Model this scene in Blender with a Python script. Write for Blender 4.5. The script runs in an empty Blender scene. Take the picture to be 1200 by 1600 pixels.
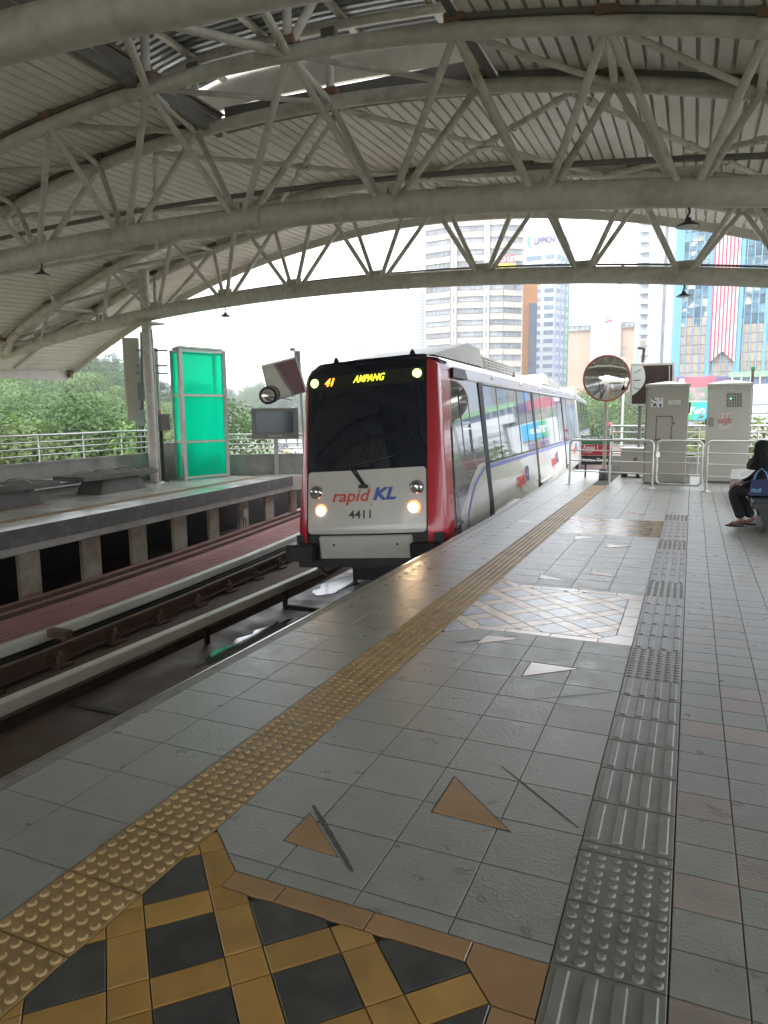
import bpy, bmesh, math, random
import numpy as np
from mathutils import Vector, Matrix
R = math.radians
rnd = random.Random(7)
C = bpy.context.scene.collection
scn = bpy.context.scene

# ------------------------------------------------------------------ camera
CAMH = 1.45
YAW, PIT, ROL, FPX = 0.40987824, 0.13845932, -0.00961677, 1102.757
_f = np.array([-math.sin(YAW)*math.cos(PIT), math.cos(YAW)*math.cos(PIT), -math.sin(PIT)])
_r = np.array([math.cos(YAW), math.sin(YAW), 0.0]); _u = np.cross(_r, _f)
_r2 = math.cos(ROL)*_r + math.sin(ROL)*_u; _u2 = -math.sin(ROL)*_r + math.cos(ROL)*_u
cam = bpy.data.objects.new('camera', bpy.data.cameras.new('camera')); C.objects.link(cam)
cam.matrix_world = Matrix(((_r2[0], _u2[0], -_f[0], 0), (_r2[1], _u2[1], -_f[1], 0), (_r2[2], _u2[2], -_f[2], CAMH), (0, 0, 0, 1)))
cam.data.sensor_fit = 'HORIZONTAL'; cam.data.sensor_width = 36; cam.data.lens = 36*FPX/1200
cam.data.clip_start = 0.05; cam.data.clip_end = 4000
scn.camera = cam

def ray(px, py): return _f + (px-600)/FPX*_r2 - (py-800)/FPX*_u2
def at_y(px, py, Y):
    d = ray(px, py); return Vector((d[0]*Y/d[1], Y, CAMH + d[2]*Y/d[1]))

# ------------------------------------------------------------------ world and sun
SUN_EL, SUN_AZ = 52, 200
w = bpy.data.worlds.new("World"); scn.world = w; w.use_nodes = True
nt = w.node_tree; nt.nodes.clear()
sky = nt.nodes.new('ShaderNodeTexSky'); sky.sky_type = 'NISHITA'; sky.sun_disc = False
sky.sun_elevation = R(SUN_EL); sky.sun_rotation = R(SUN_AZ); sky.air_density = 1.0; sky.dust_density = 3.0; sky.ozone_density = 1.0
tc = nt.nodes.new('ShaderNodeTexCoord'); mp = nt.nodes.new('ShaderNodeMapping'); mp.inputs['Scale'].default_value = (1, 1, 3)
nz = nt.nodes.new('ShaderNodeTexNoise'); nz.inputs['Scale'].default_value = 2.2; nz.inputs['Detail'].default_value = 6
rp = nt.nodes.new('ShaderNodeValToRGB'); rp.color_ramp.elements[0].position = 0.30; rp.color_ramp.elements[0].color = (.55, .55, .55, 1)
rp.color_ramp.elements[1].position = 0.62; rp.color_ramp.elements[1].color = (.97, .97, .97, 1)
mx = nt.nodes.new('ShaderNodeMix'); mx.data_type = 'RGBA'
mx.inputs[7].default_value = (9.6, 9.9, 10.3, 1)
bg = nt.nodes.new('ShaderNodeBackground'); bg.inputs['Strength'].default_value = 0.15
out = nt.nodes.new('ShaderNodeOutputWorld')
L = nt.links.new
L(tc.outputs['Generated'], mp.inputs[0]); L(mp.outputs[0], nz.inputs['Vector']); L(nz.outputs['Fac'], rp.inputs[0])
L(rp.outputs[0], mx.inputs[0]); L(sky.outputs[0], mx.inputs[6]); L(mx.outputs[2], bg.inputs[0]); L(bg.outputs[0], out.inputs[0])
sd = bpy.data.lights.new('sun', 'SUN'); sd.energy = 1.2; sd.angle = R(14); sd.color = (1, .97, .92)
so = bpy.data.objects.new('sun', sd); C.objects.link(so)
_az = R(SUN_AZ)
_sd = Vector((math.sin(_az)*math.cos(R(SUN_EL)), math.cos(_az)*math.cos(R(SUN_EL)), math.sin(R(SUN_EL))))
so.rotation_euler = _sd.to_track_quat('Z', 'Y').to_euler(); so.location = (0, 0, 60)
vs = scn.view_settings; vs.view_transform = 'Standard'; vs.look = 'None'; vs.gamma = 1; vs.exposure = 1.82; vs.use_curve_mapping = False
scn.cycles.use_denoising = True; scn.cycles.max_bounces = 8; scn.cycles.diffuse_bounces = 5; scn.cycles.glossy_bounces = 4
scn.cycles.sample_clamp_indirect = 8

# ------------------------------------------------------------------ helpers
class MB:
    def __init__(s): s.v = []; s.f = []; s.sm = []; s.mi = []; s.m = 0
    def add(s, vs, fs, smooth=False):
        o = len(s.v); s.v += [tuple(v) for v in vs]
        for f in fs: s.f.append(tuple(i+o for i in f)); s.sm.append(smooth); s.mi.append(s.m)
        return s
    def box(s, lo, hi, M=None):
        x0, y0, z0 = lo; x1, y1, z1 = hi
        vs = [Vector(p) for p in ((x0,y0,z0),(x1,y0,z0),(x1,y1,z0),(x0,y1,z0),(x0,y0,z1),(x1,y0,z1),(x1,y1,z1),(x0,y1,z1))]
        if M: vs = [M @ v for v in vs]
        return s.add(vs, [(0,3,2,1),(4,5,6,7),(0,1,5,4),(1,2,6,5),(2,3,7,6),(3,0,4,7)])
    def bbox(s, lo, hi, b=.01):      # box with chamfered vertical and top edges
        x0, y0, z0 = lo; x1, y1, z1 = hi
        P = [(x0+b,y0),(x1-b,y0),(x1,y0+b),(x1,y1-b),(x1-b,y1),(x0+b,y1),(x0,y1-b),(x0,y0+b)]
        Q = [(x0+b,y0+b),(x1-b,y0+b),(x1-b,y0+b),(x1-b,y1-b),(x1-b,y1-b),(x0+b,y1-b),(x0+b,y1-b),(x0+b,y0+b)]
        vs = [(x,y,z0) for x,y in P]+[(x,y,z1-b) for x,y in P]+[(x,y,z1) for x,y in Q]
        fs = [tuple(reversed(range(8))), (16,17,19,21)]
        for i in range(8):
            j = (i+1) % 8; fs.append((i,j,8+j,8+i)); fs.append((8+i,8+j,16+j,16+i))
        return s.add(vs, fs)
    def beam(s, a, b, w, h, up=(0,0,1)):  # rectangular bar
        a = Vector(a); b = Vector(b); d = (b-a).normalized(); U = Vector(up)
        sx = d.cross(U).normalized(); uy = sx.cross(d).normalized()
        vs = [p + sx*i*w/2 + uy*j*h/2 for p in (a, b) for i, j in ((-1,-1),(1,-1),(1,1),(-1,1))]
        return s.add(vs, [(3,2,1,0),(4,5,6,7),(0,1,5,4),(1,2,6,5),(2,3,7,6),(3,0,4,7)])
    def tube(s, pts, r, n=10, caps=True, r1=None):
        pts = [Vector(p) for p in pts]; k = len(pts); o = len(s.v); prev = None; vs = []
        rs = [r]*k if r1 is None else [r+(r1-r)*i/(k-1) for i in range(k)]
        for i, p in enumerate(pts):
            d = (pts[min(i+1, k-1)]-pts[max(i-1, 0)]).normalized()
            if prev is None: a = d.orthogonal().normalized()
            else: a = (prev - d*prev.dot(d)).normalized()
            prev = a; b = d.cross(a)
            vs += [p + (a*math.cos(2*math.pi*j/n) + b*math.sin(2*math.pi*j/n))*rs[i] for j in range(n)]
        fs = [(i*n+j, i*n+(j+1)%n, (i+1)*n+(j+1)%n, (i+1)*n+j) for i in range(k-1) for j in range(n)]
        s.add(vs, fs, True)
        if caps: s.add([vs[j] for j in range(n)], [tuple(reversed(range(n)))]); s.add(vs[-n:], [tuple(range(n))])
        return s
    def prism(s, poly, z0, z1, M=None):
        n = len(poly); vs = [Vector((x, y, z)) for z in (z0, z1) for x, y in poly]
        if M: vs = [M @ v for v in vs]
        return s.add(vs, [tuple(reversed(range(n))), tuple(range(n, 2*n))]+[(i, (i+1)%n, n+(i+1)%n, n+i) for i in range(n)])
    def lathe(s, prof, n=24, M=None, close=False):
        vs = [Vector((r*math.cos(2*math.pi*j/n), r*math.sin(2*math.pi*j/n), z)) for r, z in prof for j in range(n)]
        if M: vs = [M @ v for v in vs]
        fs = [(i*n+j, i*n+(j+1)%n, (i+1)*n+(j+1)%n, (i+1)*n+j) for i in range(len(prof)-1) for j in range(n)]
        return s.add(vs, fs, True)
    def mesh(s, name):
        me = bpy.data.meshes.new(name); me.from_pydata([tuple(v) for v in s.v], [], s.f)
        me.polygons.foreach_set('use_smooth', s.sm); me.polygons.foreach_set('material_index', s.mi); me.update(); return me
    def build(s, name, mat, parent=None, loc=None, rz=0, flip=True):
        me = s.mesh(name)
        for m in (mat if isinstance(mat, (list, tuple)) else [mat]): me.materials.append(m)
        if flip and len(s.f) < 60000:
            bm = bmesh.new(); bm.from_mesh(me); bmesh.ops.recalc_face_normals(bm, faces=bm.faces); bm.to_mesh(me); bm.free()
        return link(name, me, parent, loc, rz)
def link(name, me, parent=None, loc=None, rz=0):
    o = bpy.data.objects.new(name, me); C.objects.link(o)
    if parent: o.parent = parent
    if loc is not None: o.location = loc
    if rz: o.rotation_euler = (0, 0, rz)
    return o
def tag(o, label, cat, group=None):
    o['label'] = label; o['category'] = cat
    if group: o['group'] = group
    return o
def struct(o): o['kind'] = 'structure'; return o
def stuff(o): o['kind'] = 'stuff'; return o
def thing(name, label, cat, loc=(0,0,0), rz=0, group=None):
    o = bpy.data.objects.new(name, None); C.objects.link(o); o.location = loc; o.rotation_euler = (0, 0, rz); o.empty_display_size = .2
    return tag(o, label, cat, group)
def dup(root, loc, rz=None, label=None):
    def cp(o, par):
        c = o.copy(); C.objects.link(c)
        if par: c.parent = par
        for ch in o.children: cp(ch, c)
        return c
    r = cp(root, None); r.location = loc
    if rz is not None: r.rotation_euler = (0, 0, rz)
    if label: r['label'] = label
    return r
def text(name, body, size, P0, ex, ey, mat, parent=None, ext=.002, shear=0, align='CENTER', sx=1.0, bold=0):
    cu = bpy.data.curves.new(name, 'FONT'); cu.body = body; cu.size = size; cu.extrude = ext; cu.shear = shear
    cu.align_x = align; cu.align_y = 'CENTER'; cu.resolution_u = 3; cu.offset = bold
    t = bpy.data.objects.new(name, cu); C.objects.link(t)
    me = bpy.data.meshes.new_from_object(t.evaluated_get(bpy.context.evaluated_depsgraph_get()))
    bpy.data.objects.remove(t); bpy.data.curves.remove(cu)
    ex = Vector(ex).normalized(); ey = Vector(ey).normalized(); ez = ex.cross(ey)
    for v in me.vertices:
        c = v.co.copy(); v.co = Vector(P0) + ex*c.x*sx + ey*c.y + ez*c.z
    me.materials.clear(); me.materials.append(mat); me.name = name
    return link(name, me, parent)

# ------------------------------------------------------------------ materials
def mat(name, col, rough=.6, metal=0, var=.12, vscale=6, bump=0, bscale=60, col2=None, c2lo=.5, c2hi=.7, rand=0, emit=None, estr=0, spec=.5, coat=0, streak=None, rvar=0, c2scale=None):
    m = bpy.data.materials.new(name); m.use_nodes = True; n = m.node_tree.nodes; l = m.node_tree.links.new
    b = n['Principled BSDF']; b.inputs['Roughness'].default_value = rough; b.inputs['Metallic'].default_value = metal
    b.inputs['Specular IOR Level'].default_value = spec; b.inputs['Coat Weight'].default_value = coat
    c = (*col, 1)
    tcn = n.new('ShaderNodeTexCoord'); src = tcn.outputs['Object']
    if streak:
        mpn = n.new('ShaderNodeMapping'); mpn.inputs['Scale'].default_value = streak; l(src, mpn.inputs[0]); src = mpn.outputs[0]
    if rand:
        oi = n.new('ShaderNodeObjectInfo'); vm = n.new('ShaderNodeVectorMath'); vm.operation = 'ADD'
        ml = n.new('ShaderNodeMath'); ml.operation = 'MULTIPLY'; ml.inputs[1].default_value = 37; l(oi.outputs['Random'], ml.inputs[0])
        l(src, vm.inputs[0]); l(ml.outputs[0], vm.inputs[1]); src = vm.outputs[0]
    no = n.new('ShaderNodeTexNoise'); no.inputs['Scale'].default_value = vscale; no.inputs['Detail'].default_value = 5; l(src, no.inputs['Vector'])
    last = None
    mr = n.new('ShaderNodeMapRange'); mr.inputs['From Min'].default_value = .3; mr.inputs['From Max'].default_value = .7
    mr.inputs['To Min'].default_value = 1-var; mr.inputs['To Max'].default_value = 1+var; l(no.outputs['Fac'], mr.inputs['Value'])
    val = mr.outputs['Result']
    if rand:
        m2 = n.new('ShaderNodeMapRange'); m2.inputs['To Min'].default_value = 1-rand; m2.inputs['To Max'].default_value = 1+rand; l(oi.outputs['Random'], m2.inputs['Value'])
        mm = n.new('ShaderNodeMath'); mm.operation = 'MULTIPLY'; l(val, mm.inputs[0]); l(m2.outputs[0], mm.inputs[1]); val = mm.outputs[0]
    base = None
    if col2:
        n2 = n.new('ShaderNodeTexNoise'); n2.inputs['Scale'].default_value = c2scale or vscale*.6; n2.inputs['Detail'].default_value = 6; n2.inputs['Roughness'].default_value = .65; l(src, n2.inputs['Vector'])
        r2 = n.new('ShaderNodeMapRange'); r2.inputs['From Min'].default_value = c2lo; r2.inputs['From Max'].default_value = c2hi; l(n2.outputs['Fac'], r2.inputs['Value'])
        mi = n.new('ShaderNodeMix'); mi.data_type = 'RGBA'; l(r2.outputs[0], mi.inputs[0]); mi.inputs[6].default_value = c; mi.inputs[7].default_value = (*col2, 1); base = mi.outputs[2]
    vm2 = n.new('ShaderNodeVectorMath'); vm2.operation = 'SCALE'
    if base: l(base, vm2.inputs[0])
    else: vm2.inputs[0].default_value = col
    l(val, vm2.inputs['Scale']); l(vm2.outputs[0], b.inputs['Base Color'])
    if rvar:
        m3 = n.new('ShaderNodeMapRange'); m3.inputs['From Min'].default_value = .3; m3.inputs['From Max'].default_value = .7
        m3.inputs['To Min'].default_value = max(0, rough-rvar); m3.inputs['To Max'].default_value = min(1, rough+rvar); l(no.outputs['Fac'], m3.inputs['Value']); l(m3.outputs[0], b.inputs['Roughness'])
    if bump:
        nb = n.new('ShaderNodeTexNoise'); nb.inputs['Scale'].default_value = bscale; nb.inputs['Detail'].default_value = 3; l(src, nb.inputs['Vector'])
        bp = n.new('ShaderNodeBump'); bp.inputs['Strength'].default_value = 1; bp.inputs['Distance'].default_value = bump; l(nb.outputs['Fac'], bp.inputs['Height']); l(bp.outputs[0], b.inputs['Normal'])
    if emit: b.inputs['Emission Color'].default_value = (*emit, 1); b.inputs['Emission Strength'].default_value = estr
    return m
M = {}
def mk(k, *a, **kw): M[k] = mat(k, *a, **kw)
mk('grey_tile', (.305,.305,.275), rough=.34, spec=.9, bump=.0025, bscale=85, var=.10, vscale=9, rand=.07, rvar=.08)
mk('brown_tile', (.33,.275,.235), rough=.34, spec=.9, bump=.0025, bscale=85, var=.10, vscale=9, rand=.08, rvar=.08)
mk('tactile_yellow', (.42,.28,.12), rough=.42, bump=.0006, bscale=200, var=.14, vscale=14, rand=.10, col2=(.30,.20,.10), c2lo=.5, c2hi=.8)
mk('tactile_grey', (.25,.24,.22), rough=.34, bump=.0006, bscale=200, var=.12, vscale=14, rand=.06)
mk('smooth_yellow', (.52,.30,.085), rough=.18, spec=1.0, bump=.0004, bscale=220, var=.10, vscale=10, rand=.14, rvar=.07, col2=(.36,.23,.09), c2lo=.50, c2hi=.75, c2scale=4)
mk('smooth_orange', (.44,.26,.13), rough=.16, spec=1.0, bump=.0003, bscale=300, var=.08, vscale=10, rand=.08)
mk('smooth_black', (.075,.077,.074), rough=.18, spec=1.0, bump=.0004, bscale=220, var=.2, vscale=12, rand=.2, rvar=.07, col2=(.085,.08,.07), c2lo=.5, c2hi=.75, c2scale=5)
mk('grout', (.06,.055,.05), rough=.9)
mk('scuff', (.11,.11,.10), rough=.75, var=.4, vscale=60)
mk('concrete', (.34,.33,.30), rough=.85, bump=.004, bscale=40, col2=(.22,.20,.17), c2lo=.45, c2hi=.75, vscale=3)
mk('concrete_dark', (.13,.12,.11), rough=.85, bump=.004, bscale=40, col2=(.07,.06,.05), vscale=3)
mk('pillar', (.42,.36,.29), rough=.85, bump=.004, bscale=40, col2=(.25,.20,.15), c2lo=.45, c2hi=.7, vscale=3)
mk('edge_steel', (.12,.12,.12), rough=.5, metal=.3, col2=(.2,.19,.18), vscale=8)
mk('edge_nosing', (.27,.25,.22), rough=.5, col2=(.14,.12,.1), vscale=10)
mk('track_bed', (.085,.05,.038), rough=.9, bump=.01, bscale=20, col2=(.09,.06,.05), vscale=4)
mk('track_plinth', (.10,.06,.042), rough=.85, bump=.006, bscale=30, col2=(.08,.05,.04), vscale=3)
mk('deck_red', (.36,.17,.16), rough=.75, col2=(.26,.17,.15), vscale=2.5, bump=.002, bscale=50)
mk('rust', (.085,.048,.034), rough=.8, col2=(.15,.075,.045), vscale=10, bump=.003, bscale=60)
mk('rail_cover', (.58,.57,.51), rough=.45, col2=(.46,.44,.38), vscale=2, c2lo=.5, c2hi=.8)
mk('wet_slab', (.10,.062,.045), rough=.52, rvar=.22, vscale=2.5, col2=(.10,.065,.05), bump=.002, bscale=30)
mk('steel_top', (.5,.5,.5), rough=.25, metal=1)
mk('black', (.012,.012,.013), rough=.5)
mk('dark_grey', (.05,.05,.05), rough=.5)
mk('roof_tube', (.54,.51,.45), rough=.5, col2=(.27,.21,.15), c2lo=.54, c2hi=.80, vscale=9, c2scale=2.2, var=.12, bump=.0015, bscale=30)
mk('roof_rust', (.22,.13,.09), rough=.75, col2=(.12,.08,.06), vscale=8)
mk('roof_sheet', (.80,.77,.70), rough=.45, var=.06, vscale=1.5, rand=.04, col2=(.62,.59,.51), c2lo=.5, c2hi=.8, c2scale=1.2)
mk('monitor_sheet', (.34,.34,.35), rough=.4, metal=.5, var=.1, vscale=3)
mk('fascia', (.55,.52,.46), rough=.5, col2=(.44,.40,.33), vscale=3, c2lo=.5, c2hi=.8)
mk('dark_beam', (.16,.15,.14), rough=.6, col2=(.17,.12,.10), vscale=4)
mk('steel', (.55,.55,.52), rough=.28, metal=1, var=.05)
mk('galv', (.42,.42,.42), rough=.5, metal=.6)
mk('white_paint', (.72,.72,.68), rough=.22, coat=.3, var=.04, col2=(.60,.58,.53), c2lo=.55, c2hi=.9)
mk('train_white', (.53,.51,.46), rough=.25, coat=.4, var=.05, vscale=3)
mk('train_red', (.46,.02,.035), rough=.22, coat=.5, var=.06)
mk('train_silver', (.50,.50,.50), rough=.16, metal=.75, var=.05)
mk('train_swoosh', (.19,.19,.21), rough=.15, coat=.6, metal=.3)
mk('glass_black', (.008,.011,.020), rough=.04, spec=.9, var=0)
mk('glass_side', (.27,.28,.30), rough=.035, metal=.7, var=.03)
mk('seal_black', (.010,.011,.02), rough=.5, spec=.25)
mk('stripe_blue', (.10,.12,.42), rough=.3)
mk('stripe_light', (.45,.50,.65), rough=.3)
mk('logo_red', (.60,.045,.03), rough=.4)
mk('logo_blue', (.04,.07,.33), rough=.4)
mk('chrome', (.7,.7,.7), rough=.08, metal=1)
mk('mirror', (.75,.73,.70), rough=.015, metal=1, var=0)
mk('mirror_rim', (.38,.10,.05), rough=.4)
mk('lamp_glow', (.9,.8,.6), emit=(1,.74,.55), estr=3.5)
mk('lamp_ring', (.8,.2,.1), emit=(1,.22,.08), estr=1.0)
mk('lamp_green', (.6,.8,.3), emit=(.62,.85,.22), estr=1.0)
mk('led_orange', (.2,.1,.0), emit=(1,.33,.03), estr=1.3)
mk('led_yellow', (.2,.2,.0), emit=(.75,.8,.03), estr=1.1)
mk('led_off', (.02,.022,.015), rough=.3)
mk('cabinet', (.40,.38,.32), rough=.5, var=.04, vscale=2)
mk('cabinet_light', (.47,.46,.41), rough=.5, var=.04, vscale=2)
mk('cabinet_lid', (.55,.54,.50), rough=.5)
mk('line_black', (.04,.04,.04), rough=.6)
mk('paper', (.62,.63,.62), rough=.6)
mk('sign_green', (.02,.18,.06), rough=.45)
mk('sign_red', (.50,.02,.03), rough=.45)
mk('sign_black', (.015,.015,.015), rough=.45)
mk('sign_white', (.8,.8,.8), rough=.5)
mk('danger_red', (.5,.12,.10), rough=.5)
mk('green_glass', (.0,.55,.32), rough=.25, var=.05, vscale=2)
b_ = M['green_glass'].node_tree.nodes['Principled BSDF']; b_.inputs['Transmission Weight'].default_value = 0.0
mk('alu', (.50,.47,.42), rough=.5, metal=.3)
mk('screen', (.03,.045,.06), rough=.12)
mk('bezel', (.17,.155,.145), rough=.4)
mk('antenna', (.50,.46,.38), rough=.5, var=.05)
mk('box_grey', (.22,.22,.23), rough=.5)
mk('box_light', (.40,.42,.40), rough=.5)
mk('orange_plastic', (.8,.25,.03), rough=.4)
mk('tv_panel', (.42,.39,.32), rough=.4)
mk('tv_red', (.13,.06,.06), rough=.3)
mk('cloth_black', (.012,.012,.014), rough=.9, bump=.004, bscale=30)
mk('cloth_dark', (.02,.02,.023), rough=.85, bump=.004, bscale=40)
mk('skin', (.32,.17,.11), rough=.5, var=.05)
mk('bag_blue', (.015,.03,.10), rough=.6)
mk('bag_print', (.16,.32,.55), rough=.6)
mk('bark', (.16,.13,.09), rough=.9, bump=.02, bscale=6)
mk('ground', (.10,.12,.06), rough=.95, col2=(.16,.14,.10), vscale=.08, var=.2)
mk('asphalt', (.16,.16,.16), rough=.9, var=.1, vscale=.3)
mk('hill', (.05,.08,.03), rough=.95, var=.3, vscale=.3)
mk('pale_concrete', (.6,.6,.57), rough=.8)
for k, c in dict(leaf_light=(.085,.145,.035), leaf_mid=(.05,.098,.028), leaf_dark=(.03,.065,.03), leaf_yellow=(.10,.13,.04)).items():
    mk(k, c, rough=.6, var=.45, vscale=.6, rand=.15, spec=.3)
    nn = M[k].node_tree; bb = nn.nodes['Principled BSDF']
    tr = nn.nodes.new('ShaderNodeBsdfTranslucent'); tr.inputs['Color'].default_value = (c[0]*1.6, c[1]*1.6, c[2]*1.2, 1)
    ms = nn.nodes.new('ShaderNodeMixShader'); ms.inputs[0].default_value = .3
    nn.links.new(bb.outputs[0], ms.inputs[1]); nn.links.new(tr.outputs[0], ms.inputs[2]); nn.links.new(ms.outputs[0], nn.nodes['Material Output'].inputs[0])

# ------------------------------------------------------------------ setting: ground, track bed, platforms
GZ = -9.0
def hillz(x, y):
    t = max(0, min(1, (y-38)/85)); s = max(0, min(1, (-x/max(y, 20)-.64)/.14)); s = s*s*(3-2*s)
    return GZ + 11.0*t*t*(3-2*t)*s
b = MB(); n = 60
xs = [-1500, -900, -500]+[-300+10*i for i in range(58)]+[400, 700, 1500]; ys = [-400, -150, -60]+[-20+10*i for i in range(36)]+[450, 700, 1200, 2500]
for y in ys:
    for x in xs: b.v.append((x, y, hillz(x, y)))
nx = len(xs)
for j in range(len(ys)-1):
    for i in range(nx-1): b.f.append((j*nx+i, j*nx+i+1, (j+1)*nx+i+1, (j+1)*nx+i)); b.sm.append(True); b.mi.append(0)
struct(b.build('ground', M['ground']))
mk('car_park', (.34,.34,.32), rough=.9, var=.15, vscale=.05)
b = MB().box((-190, 110, GZ+.02), (-40, 330, GZ+.06)); struct(b.build('car_park', M['car_park']))
b = MB().box((-8, 24, GZ+.02), (60, 50, GZ+.07)); struct(b.build('road', M['asphalt']))

FA = math.atan(.0794/.9968)                       # far platform turns slightly left
def FP(u, v, z=0): # far platform frame: u away from the track edge, v along it
    return Vector((-8.0 - .9968*u - .0794*v, 6.2 - .0794*u + .9968*v, z))
FM = Matrix(((-.9968, -.0794, 0, -8.0), (-.0794, .9968, 0, 6.2), (0, 0, 1, 0), (0, 0, 0, 1)))
# viaduct deck (track bed)
b = MB().box((-15, -14, -1.75), (-2.62, 60, -1.32)); struct(b.build('track_bed', M['track_bed']))

# ---- near platform
EDGE = [(-14, -2.42), (0, -2.42), (7.0, -2.42), (9, -2.44), (12, -2.52), (15, -2.63), (18.2, -2.78)]
def edge_x(y):
    for (y0, x0), (y1, x1) in zip(EDGE, EDGE[1:]):
        if y0 <= y <= y1: return x0+(x1-x0)*(y-y0)/(y1-y0)
    return EDGE[-1][1]
plat = struct(MB().prism([(x, y) for y, x in EDGE]+[(5.2, 18.2), (5.2, -14)], -.35, -.008).build('platform', M['grout']))
b = MB()
for (y0, x0), (y1, x1) in zip(EDGE, EDGE[1:]):
    b.prism([(x0-.075, y0), (x0-.004, y0), (x1-.004, y1), (x1-.075, y1)], -.08, -.004)
b.build('nosing', M['edge_nosing'], plat)
b = MB()
for (y0, x0), (y1, x1) in zip(EDGE, EDGE[1:]): b.prism([(x0-.088, y0), (x0-.076, y0), (x1-.076, y1), (x1-.088, y1)], -.05, -.001)
b.build('edge_trim', M['steel_top'], plat)
b = MB()
for (y0, x0), (y1, x1) in zip(EDGE, EDGE[1:]):
    b.prism([(x0-.062, y0), (x0-.02, y0), (x1-.02, y1), (x1-.062, y1)], -.34, -.082)
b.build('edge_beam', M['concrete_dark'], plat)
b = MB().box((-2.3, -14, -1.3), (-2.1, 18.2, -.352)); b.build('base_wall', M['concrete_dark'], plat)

TS = .275; Y0 = 1.515                              # tile joints at Y0 + k*TS
PATCH_C = 1.05; PATCH_P = 4.12; PH = .67
patches = [PATCH_C + i*PATCH_P for i in range(-1, 3)]
def clip(poly, a, b_, c):                          # keep a*x+b*y >= c
    out = []
    for i in range(len(poly)):
        p, q = poly[i], poly[(i+1) % len(poly)]
        dp = a*p[0]+b_*p[1]-c; dq = a*q[0]+b_*q[1]-c
        if dp >= 0: out.append(p)
        if dp*dq < 0:
            t = dp/(dp-dq); out.append((p[0]+t*(q[0]-p[0]), p[1]+t*(q[1]-p[1])))
    return out
def area(p): return abs(sum(p[i][0]*p[(i+1)%len(p)][1]-p[(i+1)%len(p)][0]*p[i][1] for i in range(len(p))))/2 if len(p) > 2 else 0
def inset(poly, d):
    n = len(poly); A = sum(poly[i][0]*poly[(i+1)%n][1]-poly[(i+1)%n][0]*poly[i][1] for i in range(n))
    if A < 0: poly = poly[::-1]
    poly = [p for i, p in enumerate(poly) if math.hypot(p[0]-poly[i-1][0], p[1]-poly[i-1][1]) > .004]; n = len(poly)
    if n < 3: return []
    out = []
    for i in range(n):
        p0, p1, p2 = poly[i-1], poly[i], poly[(i+1) % n]
        a = Vector((p1[0]-p0[0], p1[1]-p0[1])).normalized(); c = Vector((p2[0]-p1[0], p2[1]-p1[1])).normalized()
        na = Vector((-a.y, a.x)); nc = Vector((-c.y, c.x)); k = 1+na.dot(nc)
        if k < .15: k = .15
        m = (na+nc)/k*d; out.append((p1[0]+m.x, p1[1]+m.y))
    return out
def tile_mb(b, poly, z=0.0, g=.0018, ch=.0018):
    P = inset(poly, g); 
    if len(P) < 3: return
    Q = inset(P, ch)
    if len(Q) != len(P): Q = P
    n = len(P); vs = [(x, y, -.0075) for x, y in P]+[(x, y, z-ch) for x, y in P]+[(x, y, z) for x, y in Q]
    fs = [tuple(range(2*n, 3*n))]
    for i in range(n):
        j = (i+1) % n; fs += [(i, j, n+j, n+i), (n+i, n+j, 2*n+j, 2*n+i)]
    b.add(vs, fs)
def center(poly): return (sum(p[0] for p in poly)/len(poly), sum(p[1] for p in poly)/len(poly))
cache = {}
def tile_part(name, poly, m, parent, z=0.0, dz=0.0):
    c = center(poly); loc = [(p[0]-c[0], p[1]-c[1]) for p in poly]
    key = (m, round(z, 4), tuple((round(x, 3), round(y, 3)) for x, y in loc))
    if key not in cache:
        b = MB(); tile_mb(b, loc, z)
        if not b.f: cache[key] = None
        else:
            me = b.mesh(name); me.materials.append(M[m]); cache[key] = me
    if cache[key] is None: return
    return link(name, cache[key], parent, (c[0], c[1], dz))
far_mb = {}
def put(name, poly, m, parent, far, z=0.0):
    if area(poly) < .0004: return
    if far: tile_mb(far_mb.setdefault((name, m), MB()), poly, z)
    else: tile_part(name, poly, m, parent, z, rnd.uniform(-.0005, .0005))
XC = [-1.48, -1.165, -.865, -.565, -.28]
k0 = -12
for k in range(k0, 61):
    ya = Y0+k*TS; yb = ya+TS; far = not (-2 <= k and ya < 12.4)
    ex0, ex1 = edge_x(ya), edge_x(yb)
    put('floor_tile', [(ex0, ya), (-2.11, ya), (-2.11, yb), (ex1, yb)], 'grey_tile', plat, far)
    if not (9.1 < ya+.1 < 9.4): put('floor_tile', [(-2.11, ya), (-1.78, ya), (-1.78, yb), (-2.11, yb)], 'grey_tile', plat, far)
    else: tile_part('drain_cover', [(-2.11, ya), (-1.78, ya), (-1.78, yb), (-2.11, yb)], 'galv', plat)
    for i in range(4):
        polys = [[(XC[i], ya), (XC[i+1], ya), (XC[i+1], yb), (XC[i], yb)]]
        for pc in patches:
            new = []
            for p in polys:
                if max(q[1] for q in p) < pc-PH-.2 or min(q[1] for q in p) > pc+PH+.2: new.append(p); continue
                t = clip(clip(p, 0, 1, pc+PH), .17, .20, .17*-1.48+.20*(pc+PH+.17))
                u = clip(clip(p, 0, -1, -(pc-PH)), .17, -.20, .17*-1.48-.20*(pc-PH-.17))
                new += [q for q in (t, u) if area(q) > .0006]
            polys = new
        for p in polys: put('floor_tile', p, 'grey_tile', plat, far)
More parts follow.
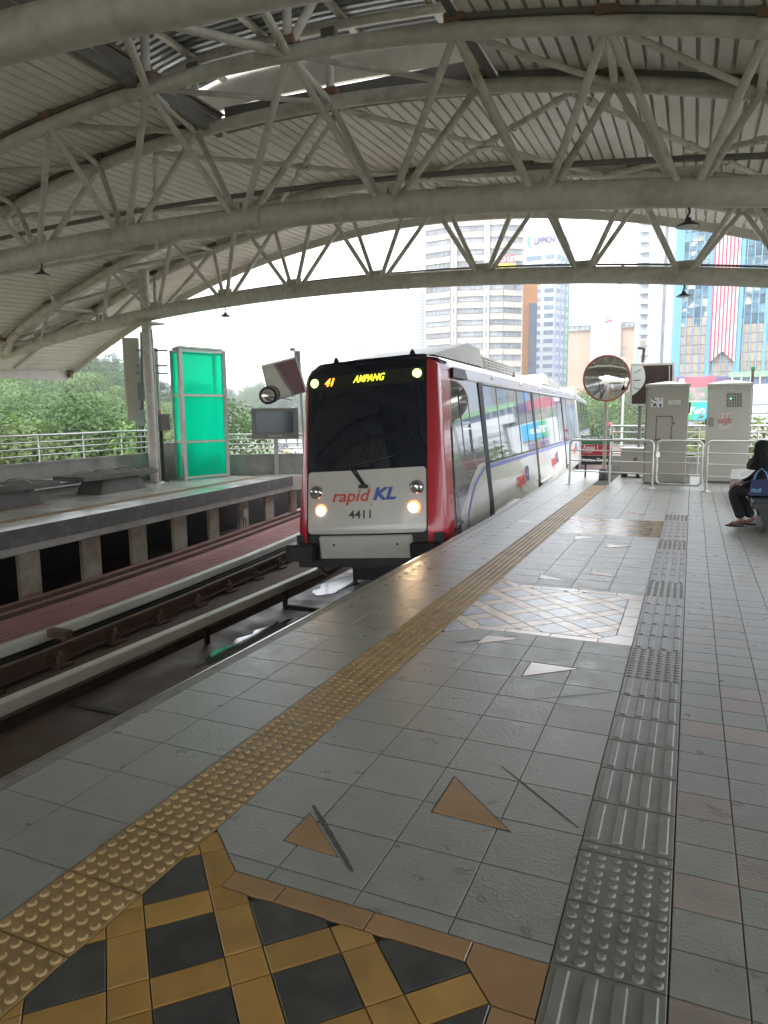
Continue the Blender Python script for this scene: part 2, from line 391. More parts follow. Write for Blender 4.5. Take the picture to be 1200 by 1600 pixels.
for pc in patches:
    far = pc > 7 or pc < 0
    reg_t = [(-1.48, pc+PH+.17), (-1.48, pc-PH-.17), (-1.28, pc-PH), (-1.28, pc-PH+.08), (-.49, pc-PH+.08), (-.39, pc-PH+.19), (-.39, pc+PH-.19), (-.49, pc+PH-.08), (-1.28, pc+PH-.08), (-1.28, pc+PH)]
    for i in range(-3, 8):
        for j in range(-5, 6):
            if (i+j) % 2: continue
            cx = -1.23+.21*i; cy = pc+.355+.21*j
            e = (math.sqrt(.5), math.sqrt(.5)); g = (-e[0], e[1])
            def cell(p0, p1, q0, q1): return [(cx+e[0]*p+g[0]*q, cy+e[1]*p+g[1]*q) for p, q in ((p0,q0),(p1,q0),(p1,q1),(p0,q1))]
            for (p0, p1, q0, q1, m) in ((-.096, .096, -.096, .096, 'smooth_black'), (.096, .201, -.096, .096, 'smooth_yellow'), (-.096, .096, .096, .201, 'smooth_yellow'), (.096, .201, .096, .201, 'smooth_yellow')):
                cl = cell(p0, p1, q0, q1); p = reg_t
                # clip the (concave) patch region by the convex cell
                for a in range(4):
                    A, B = cl[a], cl[(a+1) % 4]; nx_, ny_ = -(B[1]-A[1]), B[0]-A[0]
                    p = clip(p, nx_, ny_, nx_*A[0]+ny_*A[1])
                    if len(p) < 3: break
                if len(p) > 2 and area(p) > .0008: put('pattern_tile', p, m, plat, far)
    for s in (1, -1):
        yo, yi = pc+s*PH, pc+s*(PH-.08)
        for xa, xb in ((-1.28, -1.09), (-1.09, -.79), (-.79, -.49)): put('border_tile', [(xa, yi), (xb, yi), (xb, yo), (xa, yo)], 'smooth_orange', plat, far)
        put('border_tile', [(-.49, yi), (-.39, pc+s*(PH-.19)), (-.28, pc+s*(PH-.19)), (-.28, yo), (-.49, yo)], 'smooth_orange', plat, far)
    ya = pc-PH+.19
    for q in range(4):
        h = (2*PH-.38)/4; put('border_tile', [(-.39, ya+q*h), (-.28, ya+q*h), (-.28, ya+q*h+h), (-.39, ya+q*h+h)], 'smooth_orange', plat, far)
# inlaid triangles
tri = [[(-1.22,2.10),(-1.22,1.92),(-1.01,1.91)], [(-.81,2.55),(-.81,2.28),(-.52,2.27)], [(-1.17,4.38),(-1.19,4.19),(-.96,4.38)], [(-.80,3.98),(-.80,3.74),(-.53,3.97)],
       [(-1.19,6.28),(-1.18,6.12),(-.93,6.10)], [(-.79,6.67),(-.78,6.43),(-.53,6.40)], [(-.80,8.0),(-.79,7.79),(-.54,7.95)], [(-1.19,8.4),(-1.19,8.2),(-.95,8.4)], [(-1.2,10.4),(-1.2,10.2),(-.95,10.2)], [(-.8,10.8),(-.8,10.55),(-.53,10.55)]]
for t in tri:
    c = center(t); big = [(c[0]+(x-c[0])*1.05, c[1]+(y-c[1])*1.05) for x, y in t]
    MB().prism(big, -.003, .0006).build('triangle_joint', M['grout'], plat)
    b = MB(); tile_mb(b, t, .0022, 0); b.build('triangle_tile', M['smooth_orange'], plat)
def scuff(p0, p1, wd, k):
    b = MB(); r = random.Random(k); a = Vector(p0); d = Vector(p1)-a; n = Vector((-d.y, d.x)).normalized(); N = 60; vs = []
    for i in range(N+1):
        c = a+d*i/N+n*r.uniform(-.0004, .0004); ww = wd*.5*(.6+.4*math.sin(math.pi*i/N))*r.uniform(.85, 1.1)
        vs += [(c.x+n.x*ww, c.y+n.y*ww, .0016), (c.x-n.x*ww*r.uniform(.85, 1), c.y-n.y*ww, .0016)]
    b.add(vs, [(2*i, 2*i+2, 2*i+3, 2*i+1) for i in range(N) ]); return b.build('scuff_mark', M['scuff'], plat)
scuff((-1.235,2.15),(-.93,1.86),.020,1); scuff((-.66,2.71),(-.30,2.38),.008,2); scuff((-1.32,4.14),(-.98,4.45),.012,3); scuff((-.72,3.42),(-.3,3.70),.006,4); scuff((-.62,6.9),(-.3,6.85),.012,5); scuff((-.5,8.6),(-.2,8.3),.01,6)

# tactile paving
def cone(b, x, y, z, r0, r1, h, n=12):
    vs = [(x+r*math.cos(2*math.pi*i/n), y+r*math.sin(2*math.pi*i/n), zz) for r, zz in ((r0, z), (r0*.93, z+h*.45), (r1, z+h)) for i in range(n)]
    fs = [(k*n+i, k*n+(i+1)%n, (k+1)*n+(i+1)%n, (k+1)*n+i) for k in range(2) for i in range(n)]
    b.add(vs, fs, True); b.add(vs[-n:], [tuple(range(n))])
def dot_tile(w, h, m, name, nseg=12):
    b = MB(); tile_mb(b, [(-w/2,-h/2),(w/2,-h/2),(w/2,h/2),(-w/2,h/2)], 0)
    for i in range(6):
        for j in range(6): cone(b, (i-2.5)*w/6, (j-2.5)*h/6, -.0002, .0155, .0105, .0062, nseg)
    me = b.mesh(name); me.materials.append(M[m]); return me
def bar_tile(w, h, m, name):
    b = MB(); tile_mb(b, [(-w/2,-h/2),(w/2,-h/2),(w/2,h/2),(-w/2,h/2)], 0)
    for i in range(4):
        x = (i-1.5)*w/4; hw, hl = .0175, h/2-.014; c = .006
        P = [(x-hw+c,-hl),(x+hw-c,-hl),(x+hw,-hl+c),(x+hw,hl-c),(x+hw-c,hl),(x-hw+c,hl),(x-hw,hl-c),(x-hw,-hl+c)]
        Q = inset(P, .0055); vs = [(p[0],p[1],-.0002) for p in P]+[(p[0],p[1],.0058) for p in Q]
        b.add(vs, [tuple(range(8,16))]+[(k,(k+1)%8,8+(k+1)%8,8+k) for k in range(8)])
    me = b.mesh(name); me.materials.append(M[m]); return me
yd = dot_tile(.30, TS, 'tactile_yellow', 'warning_tile')
for k in range(k0, 47):
    link('warning_tile', yd, plat, (-1.63, Y0+(k+.5)*TS, .0005+rnd.uniform(0, .0006)))
gd = dot_tile(.2905, .265, 'tactile_grey', 'dot_tile'); gb = bar_tile(.2905, .27, 'tactile_grey', 'guide_tile'); gb2 = bar_tile(.2905, .052, 'tactile_grey', 'guide_tile')
def gput(me, nm, y0, y1, n):
    for i in range(n): link(nm, me, plat, (-.1345, y0+(y1-y0)*(i+.5)/n, .0005+rnd.uniform(0, .0006)))
gput(gb, 'guide_tile', -1.25, 1.73, 11); gput(gd, 'dot_tile', 1.73, 2.26, 2); gput(gb2, 'guide_tile', 2.26, 2.315, 1); gput(gb, 'guide_tile', 2.315, 3.95, 6)
gput(gd, 'dot_tile', 3.95, 4.48, 2); gput(gb, 'guide_tile', 4.48, 5.83, 5); gput(gd, 'dot_tile', 5.83, 6.36, 2); gput(gb, 'guide_tile', 6.36, 7.93, 6); gput(gd, 'dot_tile', 7.93, 8.48, 2); gput(gb, 'guide_tile', 8.48, 10.1, 6); gput(gd, 'dot_tile', 10.1, 10.64, 2)
for k in range(0, 14): put('floor_tile', [(-.28, 10.64+k*.3), (.008, 10.64+k*.3), (.008, 10.94+k*.3), (-.28, 10.94+k*.3)], 'grey_tile', plat, True)
# small tiles on the right
brown = {(0, 2), (0, -1), (0, 5), (1, 9), (0, 9), (1, 12), (2, 7), (1, 3)}
rt = random.Random(5)
for k in range(-16, 94):
    ya = 1.73+k*.175
    for i in range(0, 28):
        xa = .012+.186*i; near = -4 <= k and ((k < 27 and i < 4) or (27 <= k < 45 and i < 6))
        pb = .05 if k < 12 else .12
        m = 'brown_tile' if (i, k) in brown or (rt.random() < pb and not (i == 0 and -2 < k < 9)) else 'grey_tile'
        put('small_tile', [(xa, ya), (xa+.186, ya), (xa+.186, ya+.175), (xa, ya+.175)], m, plat, not near)
for (nm, m), b in far_mb.items():
    o = b.build(nm+'s_beyond', M[m], plat, flip=False) if False else b.build(nm, M[m], plat, flip=False); stuff(o)
# manhole-like dots along the edge
b = MB()
for i in range(26):
    y = 4.9+i*.16; b.prism([(-2.35, y), (-2.325, y), (-2.325, y+.06), (-2.35, y+.06)], -.002, .0012)
b.build('edge_marks', M['edge_nosing'], plat)

# ---- far platform
fp = MB(); fp.box((0, -22, -.33), (2.9, 8.3, -.004), FM)
far_plat = struct(fp.build('far_platform', M['concrete']))
b = MB(); b.box((-.012, -22, -.23), (-.001, 9.0, .004), FM); b.build('edge_plate', M['edge_steel'], far_plat)
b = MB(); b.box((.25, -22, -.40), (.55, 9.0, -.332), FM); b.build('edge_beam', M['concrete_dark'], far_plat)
b = MB()
for i in range(60):
    b.lathe([(.013, 0), (.009, .008), (0, .010)], 8, FM @ Matrix.Translation((-.012, -9+i*.3, -.09)) @ Matrix.Rotation(R(-90), 4, 'Y'))
b.build('bolt', M['edge_steel'], far_plat); stuff(bpy.data.objects['bolt'])
# far platform tiles + tactile strips
mk('far_tile', (.64,.63,.59), rough=.19, rvar=.08, spec=1.0, vscale=1.5, var=.07, bump=.001, bscale=60, col2=(.42,.38,.30), c2lo=.5, c2hi=.8)
mk('far_tactile', (.33,.25,.15), rough=.5)
b = MB(); cnt = 0
for i in range(-26, 28):
    for j in range(9):
        u0 = .01+j*.31; v0 = i*.3
        if v0+.3 > 8.25: continue
        P = inset([(u0,v0),(u0+.31,v0),(u0+.31,v0+.3),(u0,v0+.3)], .002)
        vs = [FM @ Vector((x,y,z)) for z in (-.004,.004) for x,y in P]; b.add(vs, [(4,5,6,7)]+[(a,(a+1)%4,4+(a+1)%4,4+a) for a in range(4)])
stuff(b.build('floor_tile', M['far_tile'], far_plat))
b = MB()
for i in range(int(30/.05)):
    v = -21.5+i*.05
    if v > 8.2: break
    for j in range(5): b.box((.56+j*.05, v, .004), (.59+j*.05, v+.028, .010), FM)
stuff(b.build('warning_dots', M['far_tactile'], far_plat))
b = MB()
for i in range(int(24/.05)):
    v = -21.5+i*.05
    if v > 2.6: break
    for j in range(5): b.box((1.56+j*.05, v, .004), (1.59+j*.05, v+.028, .010), FM)
stuff(b.build('guide_dots', M['far_tactile'], far_plat))
for (y0, y1) in ((6.8,7.14),(7.98,8.34),(9.1,9.45),(10.24,10.6),(11.38,11.68),(12.5,12.82),(13.6,13.95),(5.5,5.85),(4.2,4.55),(2.9,3.25),(1.6,1.95),(14.8,15.1)):
    xx = -8.45-(y0-6.2)*.055
    MB().box((xx-.07, y0, -1.318), (xx, y1, -.402)).build('pillar', M['pillar'], far_plat)
b = MB().box((-10.6, -12, -1.318), (-10.2, 18, -.34)); b.build('gap_shade_wall', M['black'], far_plat)  # black sheet stands in for the deep shade behind the pillars
t = thing('junction_box', 'pale junction box with hanging cables fixed to a pillar under the far platform', 'junction box', (-8.84, 12.56, -.64))
MB().box((.07,-.06,-.09),(.14,.10,.09)).build('box', M['box_light'], t)
MB().tube([(.1,.0,-.09),(.1,-.03,-.25),(.1,.02,-.45),(.1,0,-.65)], .008, 6).tube([(.1,.05,-.09),(.1,.07,-.3),(.1,.03,-.65)], .008, 6).build('cable', M['black'], t)

# ---- trackside: deck, rails, covers
def line_x(pts, y):
    for (y0, x0), (y1, x1) in zip(pts, pts[1:]):
        if y0 <= y <= y1: return x0+(x1-x0)*(y-y0)/(y1-y0)
    return pts[-1][1] if y > pts[-1][0] else pts[0][1]
def strip(b, pts, w0, w1, z0, z1):
    for (y0, x0), (y1, x1) in zip(pts, pts[1:]): b.prism([(x0+w0, y0), (x0+w1, y0), (x1+w1, y1), (x1+w0, y1)], z0, z1)
B1 = [(-12,-6.1),(4.7,-6.17),(7,-6.3),(9.5,-6.53),(11.5,-6.78),(14,-7.15),(19,-7.95),(30,-10)]
B2 = [(-12,-4.98),(8,-4.97),(9.5,-4.99),(12,-5.1),(16,-5.3),(30,-7)]
def cover(pts, label):
    root = thing('rail_cover', label, 'rail cover', group=None)
    ys = [p for p in pts]; w = .15
    segs = []; y = -12
    cuts = [-12, -7, -2, 1.5, 6.4 if pts is B2 else 9.35, 10.6, 15, 20, 30]
    for a, c in zip(cuts, cuts[1:]):
        b = MB(); n = 4
        for i in range(n):
            ya = a+.006+(c-a-.012)*i/n; yb = a+.006+(c-a-.012)*(i+1)/n; xa, xb = line_x(pts, ya), line_x(pts, yb)
            prof = [(-.13,-.86),(-.15,-.835),(-.15,-.98),(.13,-1.06),(.13,-.88),(.10,-.845)]
            prof = [(-.06,-.88),(-.06,-.815),(-.05,-.80),(.03,-.80),(.042,-.81),(.055,-.90),(.045,-.90),(.03,-.815),(-.045,-.815),(-.05,-.88)]
            vs = [(xa+p[0], ya, p[1]) for p in prof]+[(xb+p[0], yb, p[1]) for p in prof]; m = len(prof)
            b.add(vs, [(k, (k+1)%m, m+(k+1)%m, m+k) for k in range(m)]+([tuple(range(m))] if i == 0 else [])+([tuple(range(m, 2*m))] if i == n-1 else []))
        b.build('cover_section', M['rail_cover'], root)
    q = MB().box((-.02,0,-1.32),(.02,.06,-.95)).mesh('bracket'); q.materials.append(M['black'])
    for i in range(9): y = -10+i*4.0+.3; link('bracket', q, root, (line_x(pts, y), y, 0))
    b = MB(); strip(b, pts, -.02, .02, -.95, -.87); b.build('power_rail', M['steel_top'], root)
    return root
cover(B1, 'long pale rail cover beside the red ribbed deck, further from the near platform'); cover(B2, 'long pale rail cover that runs in under the front of the train')
t = thing('cover_bracket', 'dark steel upright clasping the further pale rail cover', 'bracket', (-5.98, 5.25, -1.03))
MB().bbox((0,-.05,0),(.08,.06,.17),.01).bbox((-.2,-.05,.17),(.08,.06,.25),.01).build('post', M['rust'], t)
b = MB(); strip(b, B1, -1.75, -.09, -1.318, -.94); deck = struct(b.build('walkway_deck', M['deck_red']))
b = MB()
for i in range(9): strip(b, B1, -.17-.10*i, -.115-.10*i, -.939, -.928)
b.build('deck_rib', M['deck_red'], deck)
b = MB()
for a in (-1.22, -1.5): strip(b, B1, a, a+.05, -.938, -.89); 
rails = b.build('rail', M['rust'], deck)
b = MB(); strip(b, B1, -.085, .10, -1.318, -.93); strip(b, B1, -.05, .03, -1.0, -.905); b.build('shade_strip', M['black'], deck)  # black strips added under the cover, painting shade over the red deck side
b = MB(); strip(b, B1, .12, 1.02, -1.318, -1.02); struct(b.build('track_plinth', M['track_plinth']))
# near track rails with fasteners
def rail(pts, off, label):
    root = thing('rail', label, 'rail'); b = MB()
    strip(b, pts, off-.07, off+.07, -1.29, -1.27); strip(b, pts, off-.012, off+.012, -1.27, -1.17); strip(b, pts, off-.035, off+.035, -1.17, -1.13); b.build('rail_bar', M['rust'], root)
    me = None
    for i in range(40):
        y = -6+i*.78; x = line_x(pts, y)+off
        if me is None:
            q = MB().box((-.17,-.09,-1.318),(.17,.09,-1.289)).bbox((-.12,-.05,-1.289),(-.07,.05,-1.20),.012).bbox((.07,-.05,-1.289),(.12,.05,-1.20),.012).lathe([(.02,-1.2),(.02,-1.16),(0,-1.16)],6,Matrix.Translation((.095,0,0))).lathe([(.02,-1.2),(.02,-1.16),(0,-1.16)],6,Matrix.Translation((-.095,0,0)))
            me = q.mesh('rail_fastener'); me.materials.append(M['rust'])
        link('rail_fastener', me, root, (x, y, 0))
    return root
RC = [(-12,-5.0),(8,-5.0),(9.5,-5.05),(12,-5.25),(16,-5.7),(30,-7.5)]
_r1 = rail(B1, .42, 'rusty running rail with bolted fasteners lying between the two pale rail covers')
_r1.location = (0, 0, .299)
rail(RC, .62, 'rusty running rail in the dark gap behind the wet concrete slab')
# wet slab by the near platform
SL = [(-12,-3.55),(8,-3.62),(12,-3.75),(18,-4.0)]
slab = struct(MB().prism([(-5.06,-12),(-2.52,-12),(-2.52,18),(-5.5,18),(-5.15,10)], -1.318, -1.14).build('concrete_slab', M['wet_slab']))
b = MB().box((-5.05, 4.44, -1.1395), (-2.52, 4.50, -1.13)); b.build('joint', M['black'], slab)
b = MB().box((-2.72, -10, -1.139), (-2.66, 18, -1.10)); b.build('gutter', M['steel_top'], slab)
mk('puddle', (.07,.07,.07), rough=.10, spec=1, var=0)
b = MB(); r = random.Random(3); N = 26
b.add([(-4.60+.13*math.cos(2*math.pi*i/N)*(1+.3*math.sin(3*i)), 6.6+.9*math.sin(2*math.pi*i/N)*(1+.15*math.cos(2*i)), -1.134) for i in range(N)], [tuple(range(N))])
b.add([(-4.85+.22*math.cos(2*math.pi*i/N)*(1+.3*math.sin(2*i)), 9.4+.7*math.sin(2*math.pi*i/N), -1.134) for i in range(N)], [tuple(range(N))])
b.build('puddle', M['puddle'], slab)
t = thing('cable_bracket', 'black angled steel bracket standing on the wet slab below the train', 'bracket', (-4.95, 8.0, -1.14))
MB().box((-.03,-.02,0),(.03,.02,.26)).box((.03,-.02,0),(.6,.03,.045)).build('angle_iron', M['black'], t)

# ------------------------------------------------------------------ upright planes that face the platform
class PL:
    """an upright plane through the point seen at (px, any row) at forward distance Y; turn = extra rotation"""
    def __init__(s, px, Y, turn=0, d=None):
        q = ray(px, 640)
        if d is not None: Y = q[1]*d
        s.o = Vector((q[0]*Y/q[1], Y, 0)); s.rz = -math.atan2(q[0], q[1])+turn
        s.ex = Vector((math.cos(s.rz), math.sin(s.rz), 0)); s.ey = Vector((-math.sin(s.rz), math.cos(s.rz), 0))
    def __call__(s, px, py, dy=0):
        q = Vector(ray(px, py)); c = Vector((0, 0, CAMH)); o = s.o + s.ey*dy
        t = (o-c).dot(s.ey)/q.dot(s.ey); p = c+q*t-s.o
        return p.dot(s.ex), p.z
    def pz(s, z0=0): return Vector((s.o.x, s.o.y, z0))

# ------------------------------------------------------------------ far platform furniture
par = thing('parapet', 'long low concrete parapet at the back of the far platform, green hill behind it', 'wall', (0,0,0))
MB().box((2.8,-22,0.0),(2.96,8.0,.58),FM).build('wall', M['concrete'], par); MB().box((2.78,-22,.582),(2.98,8.0,.62),FM).build('coping', M['concrete'], par)
t = thing('railing', 'steel railing of four long rails with bent posts on the low parapet before the hill', 'railing', (0,0,0))
for z, r in ((1.12,.024),(.99,.014),(.87,.014),(.745,.014)):
    MB().tube([FP(2.84+(.0 if z < 1.1 else -.03), -22, z), FP(2.84+(.0 if z < 1.1 else -.03), 7.0, z)], r, 10).build('rail', M['steel'], t)
me = None
for i in range(24):
    v = 7.0-1.145*i
    if me is None:
        me = MB().tube([(0,0,.6),(0,0,.98),(.0,.0,1.03),(-.012,0,1.08),(-.03,0,1.11)], .018, 8).tube([(-.001,0,.62),(-.001,0,.63)], .04, 8).mesh('post'); me.materials.append(M['steel'])
    p = FP(2.84, v, 0); o = link('post', me, t, p); o.rotation_euler = (0, 0, math.pi+FA)
t = thing('concrete_block', 'short raised concrete block beside the column on the far platform', 'block', FP(2.45, 7.2)); t.rotation_euler[2] = FA
MB().bbox((-.25,-.35,0),(.25,.4,.84),.01).build('block', M['concrete'], t)
def bench_mesh(ln, wd, m, parent, bars=3, zt=.38, barm='steel'):
    b = MB().bbox((-wd/2, 0, zt-.085), (wd/2, ln, zt), .012); b.build('seat', m, parent)
    for (a, c) in ((.30*ln, .78*ln),):
        P = [(-wd*.32, a), (wd*.32, a), (wd*.32, c), (-wd*.32, c)]; Q = [(-wd*.40, a-.15), (wd*.40, a-.15), (wd*.40, c+.17), (-wd*.40, c+.17)]
        q = MB(); q.add([(x,y,zt-.087) for x,y in P]+[(x,y,0) for x,y in Q], [(0,1,2,3),(7,6,5,4)]+[(i,4+i,4+(i+1)%4,(i+1)%4) for i in range(4)]); q.build('pedestal', m, parent)
    for i in range(bars):
        y = ln*(.2+.27*i); q = MB()
        q.tube([(-wd*.42+wd*.84*k/8, y, zt-.005+.085*math.sin(math.pi*k/8)) for k in range(9)], .011, 8); q.build('armrest_bar', M[barm], parent)
for v0, lab in ((3.3, 'dark concrete bench with curved bars beside the control pole on the far platform'), (.62, 'dark concrete bench with curved bars, the nearer one, cut by the picture edge'), (-2.1, 'dark concrete bench on the far platform out beyond the others')):
    if v0 < 0: continue
    p = FP(1.98, v0); t = thing('bench', lab, 'bench', p, FA, 'concrete benches on the far platform'); bench_mesh(2.12, .72, M['bench_stone'] if 'bench_stone' in M else M['concrete_dark'], t)
b = MB()
for z in (.14,.20,.27,.34): b.tube([FP(2.77,-22,z),FP(2.77,7.9,z)], .02, 8)
t = thing('wall_pipes', 'bundle of grey conduits running along the foot of the long parapet', 'pipes')
for z in (.12,.20,.28): MB().tube([FP(2.76,-22,z),FP(2.76,7.9,z)], .022, 8).build('pipe', M['galv'], t)

# end wall of the far platform with rails and pipes
P1, P2 = FP(2.9, 7.95), FP(-1.6, 9.75)
def wallbox(b, a, c, t_, z0, z1):
    d = (c-a).normalized(); n_ = Vector((-d.y, d.x, 0)); b.prism([(a.x,a.y),(c.x,c.y),(c.x+n_.x*t_,c.y+n_.y*t_),(a.x+n_.x*t_,a.y+n_.y*t_)], z0, z1); return b
t = thing('parapet', 'pale parapet across the end of the far platform, behind the blank monitor', 'wall')
wallbox(MB(), P1, P2, -.15, 0, .47).build('wall', M['concrete'], t); wallbox(MB(), P1, P2, -.17, .472, .50).build('coping', M['concrete'], t)
d_ = (P2-P1).normalized(); n_ = Vector((-d_.y, d_.x, 0))
if n_.y > 0: n_ = -n_
t = thing('railing', 'steel railing on the end parapet in front of the parked cars', 'railing')
for z, r in ((.97,.022),(.86,.013),(.74,.013),(.62,.013)): MB().tube([P1-n_*.08+Vector((0,0,z)), P2-n_*.08+Vector((0,0,z))], r, 8).build('rail', M['steel'], t)
for k in range(5): q = P1+(P2-P1)*(k/4.0)*.98-n_*.08; MB().tube([q+Vector((0,0,.48)), q+Vector((0,0,.96))], .016, 8).build('post', M['steel'], t)
t = thing('wall_pipes', 'grey conduits stacked on the end parapet under the blank monitor', 'pipes')
for z in (.14,.21,.28,.36): MB().tube([P1+n_*.04+Vector((0,0,z)), P2+n_*.04+Vector((0,0,z))], .018, 8).build('pipe', M['galv'], t)
struct(MB().prism([tuple(FP(2.9,8.28)[:2]), tuple(FP(-.0,8.28)[:2]), tuple(FP(-1.0,9.5)[:2]), tuple(FP(2.9,7.95)[:2])], -.33, -.001).build('platform_end', M['far_tile']))

# green glazed shaft
g0, g1 = FP(1.87, 6.71), FP(1.44, 7.80)
dx = (g1-g0); nn_ = Vector((-dx.y, dx.x, 0)).normalized()
if nn_.x > 0: nn_ = -nn_
side = nn_*.62 + dx*.18
H = 2.92; cs = [g0, g1, g1+side, g0+side]
t = thing('glazed_shaft', 'tall box of bright green glass panels in a pale metal frame on the far platform', 'glass shaft', g0)
def loc(p, z): return Vector((p.x-g0.x, p.y-g0.y, z))
gm = bpy.data.materials.new('green_panel'); gm.use_nodes = True; nn2 = gm.node_tree; pb = nn2.nodes['Principled BSDF']
pb.inputs['Base Color'].default_value = (0, .62, .42, 1); pb.inputs['Roughness'].default_value = .15
tl = nn2.nodes.new('ShaderNodeBsdfTranslucent'); tl.inputs['Color'].default_value = (0, 1, .74, 1)
tp = nn2.nodes.new('ShaderNodeBsdfTransparent'); tp.inputs['Color'].default_value = (.0, .92, .66, 1)
m1 = nn2.nodes.new('ShaderNodeMixShader'); m1.inputs[0].default_value = .55; m2_ = nn2.nodes.new('ShaderNodeMixShader'); m2_.inputs[0].default_value = .45
nn2.links.new(tl.outputs[0], m2_.inputs[1]); nn2.links.new(tp.outputs[0], m2_.inputs[2]); nn2.links.new(pb.outputs[0], m1.inputs[1]); nn2.links.new(m2_.outputs[0], m1.inputs[2]); nn2.links.new(m1.outputs[0], nn2.nodes['Material Output'].inputs[0])
m1.inputs[0].default_value = .82
zs = [.06, .86, 1.90, H-.04]
for a in range(4):
    A, B = cs[a], cs[(a+1) % 4]
    MB().beam(loc(A, 0), loc(A, H), .085, .085, up=(B-A)).build('frame_post', M['alu'], t)
    for z in zs:
        d = (B-A).normalized()*.045; MB().beam(loc(A+d, z), loc(B-d, z), .05, .05).build('frame_rail', M['alu'], t)
    for z0, z1 in zip(zs, zs[1:]):
        d = (B-A).normalized()*.04; q = MB(); n = 6; vs = []
        for i in range(n+1):
            for j in range(n+1):
                p = loc(A+d, 0).lerp(loc(B-d, 0), i/n); p.z = z0+.02+(z1-z0-.04)*j/n
                vs.append(p)
        q.add(vs, [(i*(n+1)+j, (i+1)*(n+1)+j, (i+1)*(n+1)+j+1, i*(n+1)+j+1) for i in range(n) for j in range(n)], True); q.build('glass_panel', gm, t)
MB().prism([tuple(loc(p, 0)[:2]) for p in cs], H+.01, H+.05).build('cap', M['alu'], t)

# antenna mast with panel aerials and boxes, clamped beside the column
ap = PL(225, 13.0)
t = thing('aerial_mast', 'pair of tall beige panel aerials on grey pipes clamped beside the round column', 'aerial', ap.pz(), ap.rz)
def B2(p, x0, y0, x1, y1, d0, d1, nm, m, par, bev=.008):
    a = p(x0, y1); c = p(x1, y0); return MB().bbox((a[0], d0, a[1]), (c[0], d1, c[1]), bev).build(nm, M[m] if isinstance(m, str) else m, par)
B2(ap, 198, 527, 217, 658, .1, .26, 'panel_aerial', 'antenna', t, .03); B2(ap, 234, 542, 247, 658, .25, .4, 'panel_aerial', 'antenna', t, .03)
for x, y0 in ((221, 519), (230, 540)):
    a = ap(x, y0); c = ap(x+4, 745); MB().tube([(a[0],.02,a[1]),(c[0],.02,.55)], .035, 10).build('pipe', M['box_grey'], t)
for y in (547, 571, 583): a = ap(213, y); c = ap(262, y+1); MB().box((a[0],.0,a[1]-.015),(c[0],.09,a[1]+.02)).build('clamp', M['box_grey'], t)
B2(ap, 216, 599, 235, 626, -.12, -.02, 'radio_unit', 'box_grey', t); B2(ap, 212, 640, 226, 666, -.10, -.02, 'radio_unit', 'box_light', t)
r = random.Random(2)
for i in range(12):
    x = 214+i*2.4; a = ap(x, 626+r.uniform(0,20)); c = ap(x+r.uniform(-6,6), 700); e = ap(x+r.uniform(-6,6), 722)
    MB().tube([(a[0],-.05,a[1]),((a[0]+c[0])/2+r.uniform(-.06,.06),-.03+r.uniform(-.03,.03),(a[1]+c[1])/2),(c[0],-.02,c[1]),(e[0],.1,e[1])], .011, 6).build('cable', M['black'], t)
MB().tube([ap(229,500)[:1]+(.02,)+ap(229,500)[1:], ap(230,542)[:1]+(.02,)+ap(230,542)[1:]], .006, 6).build('rod', M['box_grey'], t)
# control pole with box
cp = PL(252, 12.45)
t = thing('control_post', 'black post carrying a grey control box and an orange beacon, left of the green glass', 'post', cp.pz(), cp.rz)
a = cp(251.5, 672); MB().box((a[0]-.035,-.03,.02),(a[0]+.035,.03,a[1])).box((a[0]-.1,-.09,0),(a[0]+.12,.09,.02)).build('post', M['black'], t)
B2(cp, 240, 647, 265, 673, -.06, .09, 'box', 'box_grey', t); B2(cp, 252, 649, 263, 670, -.075, -.062, 'panel', 'bezel', t, .003)
a = cp(249.5, 647); MB().lathe([(.028,a[1]),(.028,a[1]+.07),(.015,a[1]+.095),(0,a[1]+.095)], 12, Matrix.Translation((a[0],0,0))).build('beacon', M['orange_plastic'], t)
for i in range(4): a = cp(241+2.2*i, 647); MB().lathe([(.012,a[1]),(.012,a[1]+.14),(0,a[1]+.14)], 8, Matrix.Translation((a[0],0,0))).build('tube', M['paper'], t)

# blank monitor on post
mp_ = PL(428, 14.75)
t = thing('monitor', 'blank wide monitor in a brown grey case on a post on the far platform', 'monitor', mp_.pz(), mp_.rz)
B2(mp_, 394, 637, 466, 686, 0, .16, 'case', 'bezel', t, .012); B2(mp_, 400, 642, 458, 677, -.006, -.001, 'screen', 'screen', t, .001)
a = mp_(431, 686); MB().box((a[0]-.05,.03,0),(a[0]+.05,.12,a[1])).build('post', M['galv'], t)
a = mp_(430, 681.5); text('lettering', 'SAMSUNG', .07, (a[0], -.004, a[1]), (1,0,0), (0,0,1), M['paper'], t)
# tilted mirror panel and bracket above
tp_ = PL(440, 15.2)
t = thing('tilted_mirror', 'large tilted rectangular mirror panel above the blank monitor', 'mirror', tp_.pz(), tp_.rz)
def quad(p, pts, d0, d1, nm, m, par):
    q = [p(*x) for x in pts]; n = len(q); b = MB(); b.add([(x, d0, z) for x, z in q]+[(x, d1, z) for x, z in q], [tuple(reversed(range(n))), tuple(range(n, 2*n))]+[(i,(i+1)%n,n+(i+1)%n,n+i) for i in range(n)]); return b.build(nm, M[m] if isinstance(m, str) else m, par)
quad(tp_, [(408,571),(463,557),(480,612),(423,628)], 0, .08, 'back', 'bezel', t); quad(tp_, [(410,573),(426,569),(456,617),(424.5,626)], -.012, -.002, 'face', 'tv_panel', t)
quad(tp_, [(426,569),(462,559.5),(478,611),(456,617)], -.012, -.002, 'reflecting_face', 'tv_red', t); quad(tp_, [(426,569),(430,568),(460,616),(456,617)], -.016, -.013, 'band', 'bezel', t)
